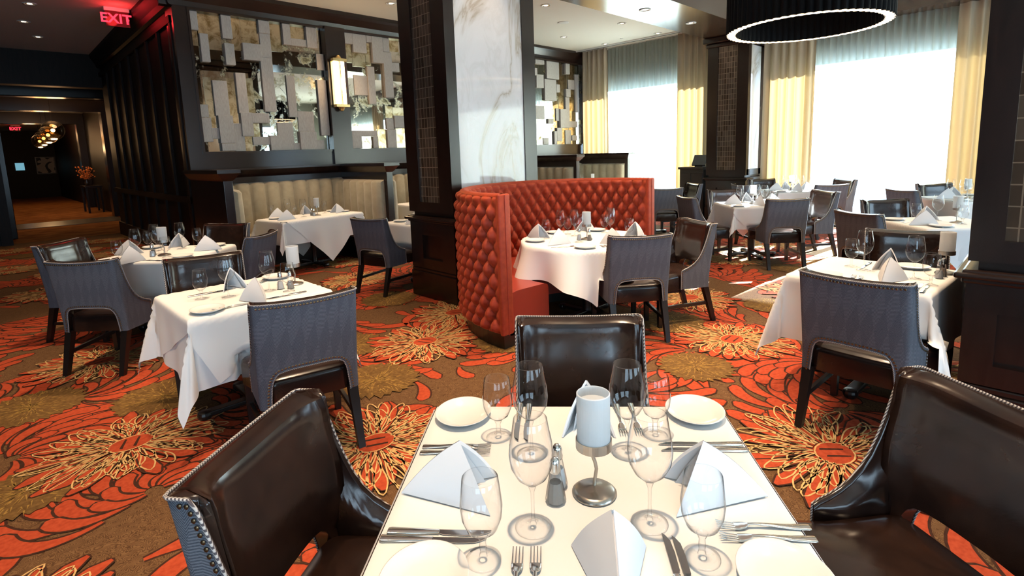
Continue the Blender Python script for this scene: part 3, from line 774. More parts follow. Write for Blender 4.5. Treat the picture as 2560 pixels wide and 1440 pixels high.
# ================================================================== BEIGE BOOTHS ALONG THE MIRROR WALL
PX = [2.23, 4.61, 7.0, 9.40]
YF = 7.45
def partition(x, y0, y1, label, t=.11):
    e = empty('booth_partition', (x, y0, 0)); tag(e, label, 'partition', 'dark wood partitions between the beige booths')
    L_ = y1 - y0
    MB().box(-t / 2, 0, 0, t / 2, L_, 1.40).build('panel', WOODH, e, bevel=.005)
    m_ = MB()
    pr = [(.0, 1.36), (.02, 1.38), (.075, 1.455), (.085, 1.46), (.085, 1.505), (0, 1.505)]
    ring = lambda k: [(-t / 2 - pr[k][0], -pr[k][0], pr[k][1]), (t / 2 + pr[k][0], -pr[k][0], pr[k][1]), (t / 2 + pr[k][0], L_, pr[k][1]), (-t / 2 - pr[k][0], L_, pr[k][1])]
    rows = [ring(k) for k in range(5)]
    m_.grid(rows, 0, True); m_.add(rows[-1], [(0, 1, 2, 3)])
    m_.build('ledge_cap', WOODH, e)
    return e
partition(PX[0], YF, 8.96, 'dark wood partition at the open left end of the beige booths')
partition(PX[1], YF, 8.96, 'dark wood partition beside the leftmost beige booth, left of marble column')
partition(PX[2], YF, 8.96, 'dark wood partition hidden behind the marble column')
partition(PX[3], YF, 8.96, 'dark wood partition right of the marble column behind the red booth')
partition(11.42, YF, 8.96, 'dark wood partition in front of the far window')
def channel_back(m_, p0, p1, nrm, z0, z1, w=.235, th=.10, ends=True):
    """vertical channel tufted cushion from p0 to p1, bulging along nrm"""
    p0, p1, nrm = Vector(p0), Vector(p1), Vector(nrm); L_ = (p1 - p0).length; n = max(1, round(L_ / w)); K = 12
    us = [i / (n * K) for i in range(n * K + 1)]
    rows = []
    for (z, f) in ((z0, .9), (z0 + .1, 1), (lerp(z0, z1, .5), 1.0), (z1 - .05, .95), (z1 - .012, .78), (z1, .45), (z1, -1)):
        row = []
        for i, u in enumerate(us):
            b = abs(math.sin(PI * (i % K) / K)) if i % K else 0
            d = (th - .028 + .085 * b ** .45) * f if f > 0 else 0
            if i in (0, n * K): d = min(d, th * .8)
            q = p0.lerp(p1, u) + nrm * d; row.append((q.x, q.y, z - (.02 * (1 - b) if f < .8 and f > 0 else 0)))
        rows.append(row)
    m_.grid(rows)
    for row_i, uu in ((0, 0), (-1, 1)):
        q = p0.lerp(p1, uu); e = [rows[k][row_i] for k in range(7)]; e.append((q.x, q.y, z0))
        m_.add(e, [tuple(range(len(e)))])
def booth(xa, xb, label):
    e = empty('booth_bench', ((xa + xb) / 2, 8.2, 0)); tag(e, label, 'bench', 'beige channel-tufted booth benches')
    cx, cy = (xa + xb) / 2, 8.2
    a, b = xa - cx, xb - cx; y0, y1 = YF + .08 - cy, 8.95 - cy
    for nm, p0, p1, nr in (('back_cushion', (a, y1, 0), (b, y1, 0), (0, -1, 0)), ('side_cushion', (a, y0, 0), (a, y1, 0), (1, 0, 0)), ('side_cushion', (b, y1, 0), (b, y0, 0), (-1, 0, 0))):
        m_ = MB(); channel_back(m_, p0, p1, nr, .44, 1.27 if nm[0] == 'b' else 1.24); m_.build(nm, BEIG, e, smooth=True)
    m_ = MB(); m_.box(a + .02, y1 - .62, .36, b - .02, y1 - .1, .48); m_.box(a + .02, y0 + .02, .36, a + .5, y1 - .62, .48); m_.box(b - .5, y0 + .02, .36, b - .02, y1 - .62, .48)
    m_.build('seat', BEIG, e, smooth=True, bevel=.03, seg=3)
    m_ = MB(); m_.box(a + .02, y1 - .56, 0, b - .02, y1 - .05, .36); m_.box(a + .02, y0 + .04, 0, a + .44, y1 - .56, .36); m_.box(b - .44, y0 + .04, 0, b - .02, y1 - .56, .36)
    m_.build('base', BLACK, e)
names = ['leftmost beige channel-tufted booth bench under the large mosaic', 'beige tufted booth bench partly hidden behind the marble column', 'beige tufted booth bench behind the marble column, right part', 'beige tufted booth bench in the corner before the far window']
for i in range(4): booth(PX[i] + .057, (PX[i + 1] if i < 3 else 11.42) - .057, names[i])

# ================================================================== RED TUFTED BOOTH
def red_booth(cx, cy, Ro=1.145, th=.105, H_=1.262, straight=.07):
    e = empty('curved_booth', (cx, cy, 0)); tag(e, 'curved orange-red deep button tufted velvet booth beside the marble column', 'booth')
    Rm = Ro - th / 2
    arc = PI * Ro; tot = arc + 2 * straight
    def path(s, off):   # s along outer length, returns point and normal (outwards)
        if s < straight: return (-(Ro - off), -(straight - s)), (-1, 0)
        if s > tot - straight: return ((Ro - off), -(s - (tot - straight))), (1, 0)
        a = PI - (s - straight) / Ro
        return ((Ro - off) * math.cos(a), (Ro - off) * math.sin(a)), (math.cos(a), math.sin(a))
    z0, z1 = .13, H_
    N = int(tot / .0135); K = 92
    wq, hq = .134, .19       # button pitch
    buttons = MB()
    def surface(off, sgn, zlo):
        rows = []
        for k in range(K + 1):
            z = lerp(zlo, z1, k / K); row = []
            for i in range(N + 1):
                s = tot * i / N; (x, y), (nx, ny) = path(s, off)
                ed = min(1, min(s, tot - s) / .06); eb = min(1, (z - zlo) / .05); et = min(1, (z1 - z) / .05)
                a = PI * (s / wq + z / hq); b = PI * (s / wq - z / hq)
                t_ = abs(math.sin(a) * math.sin(b))
                if z > z1 - .11: t_ = max(t_ * (z1 - z) / .11, abs(math.cos(PI * s / wq)) ** 1.0 * (1 - (z1 - z) / .11) * .9)
                d = .072 * (t_ ** .55)
                d = lerp(.030, d, ed) * math.sqrt(max(0, min(eb, et) * (2 - min(eb, et))))
                q = sgn * (d - .026); row.append((x + nx * q, y + ny * q, z))
            rows.append(row)
        return rows
    outer = surface(0, 1, z0); inner = surface(th, -1, .40)
    MB().grid(outer).build('outer_tufted_panel', VELV, e, smooth=True)
    MB().grid(inner).build('inner_tufted_back', VELV, e, smooth=True)
    # top roll and end panels
    rows = []
    for i in range(N + 1):
        s = tot * i / N; (xo, yo), n1 = path(s, 0); (xi, yi), _ = path(s, th); row = []
        for j in range(9):
            t_ = j / 8; a = PI * t_; mx, my = (xo + xi) / 2, (yo + yi) / 2
            r = th / 2 - .012
            row.append((mx + n1[0] * r * math.cos(a), my + n1[1] * r * math.cos(a), z1 - .006 + .028 * math.sin(a)))
        rows.append(row)
    MB().grid(rows).build('top_roll', VELV, e, smooth=True)
    for sx in (-1, 1):
        m_ = MB(); x0, x1 = sorted((sx * (Ro + .012), sx * (Ro - th - .012)))
        m_.box(x0, -straight - .035, z0, x1, -straight + .004, z1 + .018)
        m_.build('end_panel', VELV, e, bevel=.014, seg=3, smooth=True)
        m_ = MB(); xx_ = sx * (Ro - .055)
        m_.tube([(xx_, -straight - .037, z0), (xx_, -straight - .037, z1 + .01)], .004, 6); m_.build('welt', VELVS, e)
    # buttons
    cnt = 0
    for off, sgn, zlo in ((0, 1, z0), (th, -1, .42)):
        nb = int(tot / (wq / 2))
        for iu in range(1, nb):
            s = iu * wq / 2
            if s < .07 or s > tot - .07: continue
            for iz in range(0, 14):
                z = iz * hq / 2
                if (iu + iz) % 2 or z < zlo + .05 or z > z1 - .06: continue
                (x, y), (nx, ny) = path(s, off); q = sgn * (-.024)
                buttons.lathe([(.001, -.010), (.009, -.005), (.011, 0), (.009, .005), (.001, .010)], 6, (x + nx * q, y + ny * q, z))
    b_ = buttons.build('tufting_buttons', VELV, e, smooth=True); b_['kind'] = 'stuff'
    # seat
    Ri = .56; Rs = Ro - th; rows = []
    sp = [(-straight, None)] + [(0, a) for a in np.linspace(PI, 0, 49)] + [(-straight, 0)]
    prof_ = [(Rs, .10), (Rs, .455), (Rs - .10, .468), (Ri + .05, .462), (Ri + .012, .448), (Ri, .42), (Ri, .10)]
    for k, (st, a) in enumerate(sp):
        ang = PI if k == 0 else (0 if k == len(sp) - 1 else a); dy = -straight if k in (0, len(sp) - 1) else 0
        rows.append([(r * math.cos(ang), r * math.sin(ang) + dy, z) for r, z in prof_])
    m_ = MB(); m_.grid(rows); m_.add(rows[0], [tuple(range(len(prof_)))]); m_.add(rows[-1], [tuple(range(len(prof_)))])
    m_.build('seat', VELVS, e, smooth=False)
    rows = []
    for k, (st, a) in enumerate(sp):
        ang = PI if k == 0 else (0 if k == len(sp) - 1 else a); dy = -straight + .0 if k in (0, len(sp) - 1) else 0
        rows.append([(r * math.cos(ang), r * math.sin(ang) + dy, z) for r, z in ((Ro - .03, 0), (Ro - .03, .135), (Ri + .03, .135), (Ri + .03, 0))])
    m_ = MB(); m_.grid(rows); m_.add(rows[0], [(0, 1, 2, 3)]); m_.add(rows[-1], [(0, 1, 2, 3)])
    m_.build('plinth', BLACK, e)
red_booth(3.98, 3.13)

# ================================================================== CHAIRS
def make_chair():
    e = empty('dining_chair')
    Wd, BH, ZB = .255, .905, .335      # half width, height, lower edge of the covered frame
    wing = [(.285, .500), (.265, .512), (.235, .522), (.20, .540), (.165, .565), (.135, .60), (.112, .645), (.095, .70), (.082, .76), (.072, .83), (.064, .885), (.055, BH), (.03, BH), (.012, BH)]
    # plan path, outer: from front tip of left wing (x=-Wd) back to rear corner, across, and forward again
    S = []     # (x, y, ztop, zbot, nx, ny)
    yb0 = -.255
    bow = lambda x: -.022 * (1 - (x / Wd) ** 2)
    for d, zt in wing: S.append((-Wd, yb0 + d, zt, ZB, -1, 0, 0))
    rc = .02
    S.append((-Wd + rc * .3, yb0 + rc * .3 - .004, BH, ZB, -.7, -.7, 0))
    xs = [-.235, -.215, -.204, -.198, -.193, -.187, -.175, -.155, -.12, -.08, -.04, 0]
    zb = [ZB, ZB, ZB, .40, .445, .475, .502, .520, .528, .531, .532, .532]
    back = [(x, z) for x, z in zip(xs, zb)]; back += [(-x, z) for x, z in back[:-1][::-1]]
    for x, z in back: S.append((x, yb0 + bow(x), BH - .012 * (1 - (x / Wd) ** 2) , z, 0, -1, 1))
    S.append((Wd - rc * .3, yb0 + rc * .3 - .004, BH, ZB, .7, -.7, 0))
    for d, zt in wing[::-1]: S.append((Wd, yb0 + d, zt, ZB, 1, 0, 0))
    rake = lambda z: -.17 * max(0, z - .42) ** 1.15 if z > .42 else 0
    flare = lambda z: 1 + .03 * max(0, z - .4)
    K = 14; outer, inner = [], []
    th = .044
    fil = lambda x: .060 * max(0, (abs(x) - .13) / (Wd - .13)) ** 2.2
    def ftip(z):    # how far the wing reaches forward at height z
        f = wing[0][0]
        for (d0, z0_), (d1, z1_) in zip(wing, wing[1:]):
            if z <= z0_: break
            if z <= z1_: f = d0 + (d1 - d0) * (z - z0_) / max(1e-6, z1_ - z0_); break
            f = d1
        return max(f, .055)
    for (x, y, zt, zb_, nx, ny, isb) in S:
        ro, ri = [], []
        for k in range(K + 1):
            z = lerp(zb_, zt, k / K); f = y - yb0
            rk = rake(z) * max(0, 1 - max(0, f - .03) / .28)
            X, Y = x * flare(z), y + rk
            ro.append((X, Y, z))
            pad = th * (1 + .35 * math.sin(PI * min(1, max(0, (z - .5) / .40)))) + .024 * max(0, (z - .78) / .125) ** 2
            edge_ = .012 * max(0, 1 - (zt - z) / .03)      # rounds over at the top edge
            if isb:
                xi = max(-Wd + .020, min(Wd - .020, x)) * flare(z)
                yi = Y + pad * (1 + .25 * (1 - (x / Wd) ** 2)) + fil(x) * (1 if z > .52 else .4) - edge_
            else:
                q = max(0., min(1., (ftip(z) - f) / .10)); q = q * q * (3 - 2 * q)
                sg = 1 if x > 0 else -1
                xi = X - sg * (.010 + .030 * q)
                yi = max(Y, yb0 + rk + th + (fil(abs(xi) / flare(z)) if z > .52 else 0))
                if f > .06: yi = Y
            ri.append((xi, yi, z - (.010 if k == K else 0)))
        outer.append(ro); inner.append(ri)
    MB().grid(outer).build('back_cover', FABR, e, smooth=True)
    m_ = MB(); m_.grid(inner)
    n = len(S)
    m_.grid([[outer[i][K] for i in range(n)], [((outer[i][K][0] + inner[i][K][0]) / 2, (outer[i][K][1] + inner[i][K][1]) / 2, outer[i][K][2] + .010) for i in range(n)], [inner[i][K] for i in range(n)]])
    m_.grid([[outer[i][0] for i in range(n)], [inner[i][0] for i in range(n)]])
    m_.grid([outer[0], inner[0]]); m_.grid([outer[-1], inner[-1]])
    m_.build('backrest', LEATH, e, smooth=True)
    # welt and nailheads around the cover
    top = [Vector(outer[i][K]) + Vector((S[i][4] * .002, S[i][5] * .002, .002)) for i in range(n)]
    m_ = MB(); m_.tube(top, .0042, 6)
    lo = [Vector(outer[i][0]) + Vector((S[i][4] * .002, S[i][5] * .002, 0)) for i in range(n) if S[i][6] and abs(S[i][0]) < .21]
    m_.tube(lo, .0036, 5)
    for r in (outer[0], outer[-1]): m_.tube(r, .0038, 5)
    m_.build('welt', PIPE, e, smooth=True)
    def run(pts, off, outn):
        nails = MB()
        acc = 0; last = pts[0]
        for a, b in zip(pts, pts[1:]):
            L_ = (b - a).length; t = (.017 - acc) if acc else 0
            while t < L_:
                p = a.lerp(b, t / L_) + off; nrm = outn(p)
                u = nrm.orthogonal().normalized(); v_ = nrm.cross(u); r = .0062
                ring = [p + (u * math.cos(q * PI / 3) + v_ * math.sin(q * PI / 3)) * r for q in range(6)]
                nails.add([tuple(q) for q in ring] + [tuple(p + nrm * .004)], [(q, (q + 1) % 6, 6) for q in range(6)])
                t += .017
            acc = (acc + L_) % .017
        nails.build('nailhead_trim', NAIL, e, smooth=True)
    tb = [top[i] for i in range(n) if S[i][6]]
    run([p + Vector((0, -.0025, -.016)) for p in tb], Vector((0, 0, 0)), lambda p: Vector((0, -1, .12)).normalized())
    for sg in (-1, 1):
        seq = [top[i] for i in range(n) if not S[i][6] and S[i][0] * sg > 0 and S[i][4] * sg == 1]
        if seq[0].z > seq[-1].z: seq = seq[::-1]
        sh = []
        for i, p in enumerate(seq):
            q = seq[min(i + 1, len(seq) - 1)] - seq[max(i - 1, 0)]; q.normalize()
            nn = Vector((0, q.z, -q.y)); nn = nn if nn.y < 0 or (abs(nn.y) < .3 and nn.z < 0) else -nn
            sh.append(p + nn * .016 + Vector((sg * .002, 0, 0)))
        run(sh[:-1], Vector((0, 0, 0)), lambda p: Vector((sg, 0, 0)))
        # front edge of the wing
        run([Vector((sg * (Wd + .003), outer[0][0][1] - .012, z)) for z in (.345, .49)], Vector((0, 0, 0)), lambda p: Vector((sg, 0, 0)))
    loN = []
    for i, p in enumerate(lo):
        q = lo[min(i + 1, len(lo) - 1)] - lo[max(i - 1, 0)]; q.normalize(); nn = Vector((-q.z, 0, q.x))
        loN.append(p + nn * .016 + Vector((0, -.0025, 0)))
    run(loN, Vector((0, 0, 0)), lambda p: Vector((0, -1, 0)))
    # seat cushion: crowned, bevelled block
    rows = []; nx_, ny_ = 12, 12
    xs_ = [lerp(-1, 1, i / nx_) for i in range(nx_ + 1)]
    zlow, zt = .335, .468
    def sx_(v): return .238 if v < 0 else .238
    ring_rows = []
    prof_ = [(1.0, zlow), (1.0, .44), (.985, .458), (.95, zt), (.8, zt + .012), (.5, zt + .02), (.2, zt + .023), (0.001, zt + .024)]
    for sc, z in prof_:
        r = []
        for k in range(64):
            a = 2 * PI * k / 64; c_, s_ = math.cos(a), math.sin(a); p = .22
            xq = math.copysign(abs(c_) ** p, c_); yq = math.copysign(abs(s_) ** p, s_)
            yy = .02 + yq * .265 * sc; q = max(0., min(1., (yy + .02) / .15)); q = q * q * (3 - 2 * q)
            r.append((xq * (.222 + .060 * q) * sc, yy, z))
        ring_rows.append(r)
    m_ = MB(); m_.grid(ring_rows, 0, True); m_.add(ring_rows[0], [tuple(range(64))])
    m_.build('seat', LEATH, e, smooth=True)
    for sg in (-1, 1):
        MB().hexa([(sg * .250 - .017, .222, 0), (sg * .250 + .017, .222, 0), (sg * .250 + .017, .256, 0), (sg * .250 - .017, .256, 0)],
                  [(sg * .250 - .023, .212, .345), (sg * .250 + .023, .212, .345), (sg * .250 + .023, .260, .345), (sg * .250 - .023, .260, .345)]).build('leg', BLACK, e)
        MB().hexa([(sg * .222 - .018, -.345, 0), (sg * .222 + .018, -.345, 0), (sg * .222 + .018, -.307, 0), (sg * .222 - .018, -.307, 0)],
                  [(sg * .222 - .026, -.252, .345), (sg * .222 + .026, -.252, .345), (sg * .222 + .026, -.200, .345), (sg * .222 - .026, -.200, .345)]).build('leg', BLACK, e)
        MB().hexa([(sg * .220 - .010, -.285, .165), (sg * .220 + .010, -.285, .165), (sg * .248 + .010, .228, .165), (sg * .248 - .010, .228, .165)], [(sg * .220 - .010, -.285, .195), (sg * .220 + .010, -.285, .195), (sg * .248 + .010, .228, .195), (sg * .248 - .010, .228, .195)]).build('side_stretcher', BLACK, e)
    return e
CH = [('C1', 1.16, 2.96, 79), ('C2', 1.06, 4.21, 259), ('C3', 0.66, 5.32, 44), ('C4', 0.64, 6.38, -46), ('C5', 1.70, 6.42, 220), ('C6', 1.65, 5.56, 134), ('C7', 3.38, 5.61, 15),
      ('C8', 3.90, 2.55, 52), ('C9', 4.47, 2.48, 150), ('C10', 7.38, 2.54, 43), ('C11', 8.29, 2.47, 140), ('C12', 7.17, 3.42, -38), ('C13', 9.30, 4.95, 145), ('C14', 8.17, 3.50, 224),
      ('C15', 8.48, 4.85, 48), ('C16', 10.85, 3.94, 222), ('C17', 9.70, 3.71, -38), ('C18', 10.05, 2.76, 45), ('C19', 11.04, 2.88, 142), ('C20', 7.27, 1.20, 222), ('C21', 9.27, 1.30, -40),
      ('C22', 10.22, 1.12, 224), ('C23', 6.30, 1.18, -33), ('C24', 4.69, 0.71, 192), ('C25', 3.42, 0.66, -6), ('C26', 1.48, 1.16, 222), ('C27', 0.59, 1.16, -53), ('C28', 1.56, 0.22, 145)]
CL = {'C1': 'blue-grey backed dining chair drawn up to the near side of the mid-left table', 'C2': 'dining chair showing its brown leather back beyond the mid-left table',
 'C3': 'grey backed dining chair at the near side of the leftmost table', 'C4': 'dark leather dining chair at the far left, left of the leftmost table', 'C5': 'dark leather dining chair behind the leftmost table, before the booths',
 'C6': 'grey herringbone chair at the right side of the leftmost table', 'C7': 'grey backed chair between the beige booth and the marble column', 'C8': 'grey backed chair in front of the round table of the red booth',
 'C9': 'brown leather chair with nailhead wing right of the round booth table', 'C10': 'blue-grey backed chair nearest the viewer at the sunlit cross-legged table', 'C11': 'leather chair turned left at the right side of the sunlit table',
 'C12': 'grey backed chair at the left side of the sunlit table', 'C13': 'leather chair beside the black service cabinet', 'C14': 'dark leather chair behind the sunlit table by the tiled column',
 'C15': 'grey backed chair peeping out right behind the red booth', 'C16': 'brown leather chair furthest back under the wide gold drapery', 'C17': 'chair with grey back between the sunlit table and tiled column',
 'C18': 'grey backed chair at the near side of the far window table', 'C19': 'chair nearest the bright window glass at the far window table', 'C20': 'chair whose leather back reflects blue daylight, middle right table',
 'C21': 'small distant grey backed chair before the bright window at right', 'C22': 'dark leather chair behind the window table at far right', 'C23': 'grey backed chair left of the middle right table',
 'C24': 'wide brown leather back of the chair beyond the table at the right column', 'C25': 'large blue-grey backed chair in front of the right column table', 'C26': 'dark leather chair on the far side of the nearest table',
 'C27': 'large brown leather chair at the left of the nearest table', 'C28': 'large brown leather chair cropped at the lower right corner'}
ch0 = make_chair()
for i, (k, x, y, a) in enumerate(CH):
    if i == 0: o = ch0; o.location = (x, y, 0); o.rotation_euler.z = math.radians(a - 90)
    else: o = dup(ch0, (x, y, 0), math.radians(a - 90))
    tag(o, CL[k], 'chair', 'leather dining chairs with grey herringbone backs')

# ================================================================== TABLES AND CLOTHS
TZ = .755
def table_base(name, x, y, rot, w, d, label, round_=False):
    e = empty(name, (x, y, 0), math.radians(rot)); tag(e, label, 'table', 'pedestal tables under white cloths')
    m_ = MB()
    if round_: m_.lathe([(.001, TZ - .035), (w / 2 - .005, TZ - .035), (w / 2 - .005, TZ - .004), (.001, TZ - .004)], 40)
    else: m_.box(-w / 2 + .004, -d / 2 + .004, TZ - .035, w / 2 - .004, d / 2 - .004, TZ - .004)
    m_.build('tabletop', WOODH, e)
    MB().lathe([(.045, .05), (.04, .1), (.04, TZ - .06), (.10, TZ - .04)], 20).build('pedestal', BLACK, e, smooth=True)
    m_ = MB()
    for k in range(2):
        c_, s_ = (1, 0) if k == 0 else (0, 1); L_ = .30
        m_.box(-L_ if c_ else -.035, -L_ if s_ else -.035, .025, L_ if c_ else .035, L_ if s_ else .035, .055)
        for sg in (-1, 1): m_.lathe([(.001, 0), (.03, 0), (.045, .03), (.04, .055), (.001, .06)], 14, (sg * L_ * c_, sg * L_ * s_, 0))
    m_.build('cross_base', BLACK, e, bevel=.006)
    return e
def drape(m_, w, d, hang, cloth_rot, off=(0, 0), z=TZ, seed=1, rnd_table=False, half=None, step=.028, clip=None):
    """square cloth (half size) draped over a w x d top; returns grid"""
    rr = random.Random(seed); ph = [rr.uniform(0, 6) for _ in range(8)]
    half = half or (max(w, d) / 2 + hang); hx, hy = (half, half)
    if not rnd_table and cloth_rot == 0: hx, hy = w / 2 + hang, d / 2 + hang
    nx_, ny_ = int(2 * hx / step), int(2 * hy / step); cr, sr = math.cos(cloth_rot), math.sin(cloth_rot)
    rows = []
    for i in range(nx_ + 1):
        row = []
        for j in range(ny_ + 1):
            u, v = lerp(-hx, hx, i / nx_), lerp(-hy, hy, j / ny_)
            x, y = u * cr - v * sr + off[0], u * sr + v * cr + off[1]
            if rnd_table:
                R_ = w / 2; r = math.hypot(x, y) + 1e-9; a = math.atan2(y, x)
                if r <= R_: P = (x, y, z)
                else:
                    dd = r - R_; dd = dd if dd < .36 else .36 + (dd - .36) * .45; fo = .5 + .5 * math.sin(9 * a + ph[0] + .8 * math.sin(2 * a + ph[1]))
                    rr_ = R_ + .012 + dd * (.03 + .36 * fo)
                    drop = dd * (.985 - .05 * fo); dz = drop if dd > .02 else dd * dd / .04
                    P = (rr_ * math.cos(a + .06 * dd * math.sin(9 * a)), rr_ * math.sin(a), z - dz)
            else:
                cx, cy = max(-w / 2, min(w / 2, x)), max(-d / 2, min(d / 2, y)); ox, oy = x - cx, y - cy; dd = math.hypot(ox, oy)
                if dd < 1e-6: P = (x, y, z)
                else:
                    dx_, dy_ = ox / dd, oy / dd; cor = 2 * abs(dx_ * dy_)      # 1 on the corner diagonal
                    al = cx if abs(ox) < 1e-6 else cy
                    wave = .5 + .5 * math.sin(al * 17 + ph[int(2 + (oy > 0) + 2 * (abs(ox) < 1e-6))])
                    out = .006 + dd * (.02 + .05 * wave * min(1, dd / .2) + .28 * cor ** 1.5) + .016 * math.sin(math.atan2(dy_, dx_) * 12 + ph[0]) * min(1, dd * 4) * (1 if cor > .02 else 0)
                    drop = math.sqrt(max(0, dd * dd - (out - .006) ** 2)) if dd > .015 else dd * .6
                    P = (cx + dx_ * out, cy + dy_ * out, z - drop)
            row.append(P)
        rows.append(row)
    m_.grid(rows)
def cloth(name, x, y, rot, w, d, label, hang=.30, cloth_rot=0, z=TZ, seed=1, rnd_table=False, half=None, off=(0, 0)):
    m_ = MB(); drape(m_, w, d, hang, cloth_rot, off, z, seed, rnd_table, half); settle(m_, x, y, rot)
    o = m_.build(name, LINEN, smooth=True, loc=(x, y, 0), rotz=math.radians(rot)); tag(o, label, 'tablecloth', 'white tablecloths')
    return o
def settle(m_, x, y, rot):
    """cloth that would fall through a chair seat hangs just before it or rests on it"""
    c, s_ = math.cos(math.radians(rot)), math.sin(math.radians(rot))
    near = [(cx, cy, math.radians(a)) for _, cx, cy, a in CH if math.hypot(cx - x, cy - y) < 1.5]
    for i, (u, v, z) in enumerate(m_.v):
        if z > .505: continue
        wx, wy = x + u * c - v * s_, y + u * s_ + v * c
        for cx, cy, a in near:
            fx, fy = math.cos(a), math.sin(a); ly = (wx - cx) * fx + (wy - cy) * fy; lx = (wx - cx) * fy - (wy - cy) * fx
            if abs(lx) < .30 and -.25 < ly < .29:
                if .29 - ly < .13: wx += (.293 - ly) * fx; wy += (.293 - ly) * fy
                else: z = .503
        dx_, dy_ = wx - x, wy - y; m_.v[i] = (dx_ * c + dy_ * s_, -dx_ * s_ + dy_ * c, z)
TAB = {  # x, y, rot, w, d, phrase
 'T1': (.969, .765, -48.6, .95, .93, 'the nearest table'),
 'T2': (1.11, 3.645, 0, .81, .79, 'the mid-left table'),
 'T3': (1.15, 5.95, 44, .88, .88, 'the leftmost table'),
 'T4': (3.46, 7.88, 8, 1.32, .74, 'the beige booth table'),
 'T5': (4.05, 3.13, 0, 1.22, 1.22, 'the round red-booth table'),
 'T6': (7.78, 3.01, 43, .80, .80, 'the sunlit table'),
 'T7': (10.4, 3.35, 43, .82, .82, 'the far window table'),
 'T8': (9.75, .85, 43, .85, .85, 'the far right window table'),
 'T9': (6.80, .78, 42, .82, .82, 'the middle right table'),
 'T10': (4.01, .78, -4, .78, .76, 'the right column table'),
 'T11': (8.85, 5.35, 43, .85, .85, 'the table hidden behind the red booth'),
 'T12': (5.75, 7.95, 0, 1.2, .72, 'the second beige booth table'),
 'T13': (10.4, 7.95, 0, 1.2, .72, 'the corner beige booth table'),
 'T14': (4.07, 5.70, 3, .85, .85, 'the table left of the marble column')}
for i, (k, (x, y, r, w, d, ph)) in enumerate(TAB.items()):
    if k == 'T5':
        table_base('round_table', x, y, r, w, d, 'round pedestal table inside the red booth', True)
        cloth('tablecloth', x, y, 0, w, d, 'white tablecloth falling in folds over the round red-booth table', rnd_table=True, half=.90, cloth_rot=.02, seed=3)
        continue
    table_base('dining_table', x, y, r, w, d, 'dark pedestal table under the cloth of ' + ph)
    hang = {'T1': .30, 'T2': .40, 'T3': .34, 'T4': .33, 'T10': .42}.get(k, .30)
    cloth('tablecloth', x, y, r, w, d, 'long white tablecloth on ' + ph, hang, seed=i)
    if k in ('T2', 'T3', 'T4', 'T6', 'T9', 'T12', 'T14'):
        w_, d_ = w + .012, d + .012
        m_ = MB(); hf = {'T4': .74, 'T12': .70}.get(k, .80 if k != 'T3' else .70)
        if k in ('T4', 'T12'): 
            drape(m_, w_, d_, 0, PI / 4, (.06, 0), TZ + .004, i + 20, False, hf)
        elif k in ('T2',): drape(m_, w_, d_, 0, .42, (0, 0), TZ + .004, i + 20, False, .60)
        else: drape(m_, w_, d_, 0, PI / 4, (0, 0), TZ + .004, i + 20, False, .66)
        settle(m_, x, y, r)
        m_.v = [(a_, b_, max(c_, .507) if c_ < .51 else c_) if abs(c_ - .503) < .001 else (a_, b_, c_) for a_, b_, c_ in m_.v]
        o = m_.build('overlay_cloth', LINEN, smooth=True, loc=(x, y, 0), rotz=math.radians(r)); tag(o, 'white overlay cloth set diagonally on ' + ph, 'tablecloth', 'white overlay cloths')

# ================================================================== TABLEWARE
def wine():
    e = empty('wine_glass')
    MB().lathe([(.001, .103), (.014, .106), (.034, .124), (.047, .150), (.0505, .178), (.047, .210), (.041, .240), (.0375, .262), (.0370, .263), (.0365, .262)], 32).build('bowl', GLASS, e, smooth=True)
    MB().lathe([(.008, .006), (.0045, .02), (.0036, .05), (.0040, .085), (.010, .103)], 14).build('stem', GLASS, e, smooth=True)
    MB().lathe([(.0405, .0005), (.0415, .0015), (.030, .0035), (.010, .006), (.007, .009)], 32).build('foot', GLASSF, e, smooth=True)
    return e
def water():
    e = empty('water_goblet')
    MB().lathe([(.001, .055), (.013, .057), (.032, .072), (.042, .098), (.0445, .125), (.041, .158), (.0375, .186), (.0368, .187), (.036, .186)], 32).build('bowl', GLASS, e, smooth=True)
    MB().lathe([(.009, .006), (.0065, .018), (.0075, .030), (.0065, .042), (.012, .056)], 14).build('stem', GLASS, e, smooth=True)
    MB().lathe([(.0365, .0005), (.0375, .002), (.026, .004), (.010, .007), (.007, .010)], 32).build('foot', GLASSF, e, smooth=True)
    return e
def candle():
    e = empty('candle_lamp')
    MB().lathe([(.001, .0), (.054, .0), (.055, .004), (.046, .011), (.025, .017), (.008, .022), (.001, .023)], 36).build('base', BRUSH, e, smooth=True)
    MB().tube([(0, 0, .018), (.002, 0, .04), (.006, 0, .065), (.002, 0, .085), (-.004, 0, .102), (-.003, 0, .122)], .0045, 10).build('stem', BRUSH, e, smooth=True)
    MB().lathe([(.001, .120), (.040, .120), (.044, .122), (.044, .146), (.042, .146), (.042, .124), (.001, .124)], 36).build('holder_ring', BRUSH, e, smooth=False)
    MB().lathe([(.001, .126), (.0405, .126), (.0405, .262), (.0385, .264), (.0375, .262), (.0375, .240), (.001, .236)], 36).build('frosted_shade', FROST, e, smooth=False)
    return e
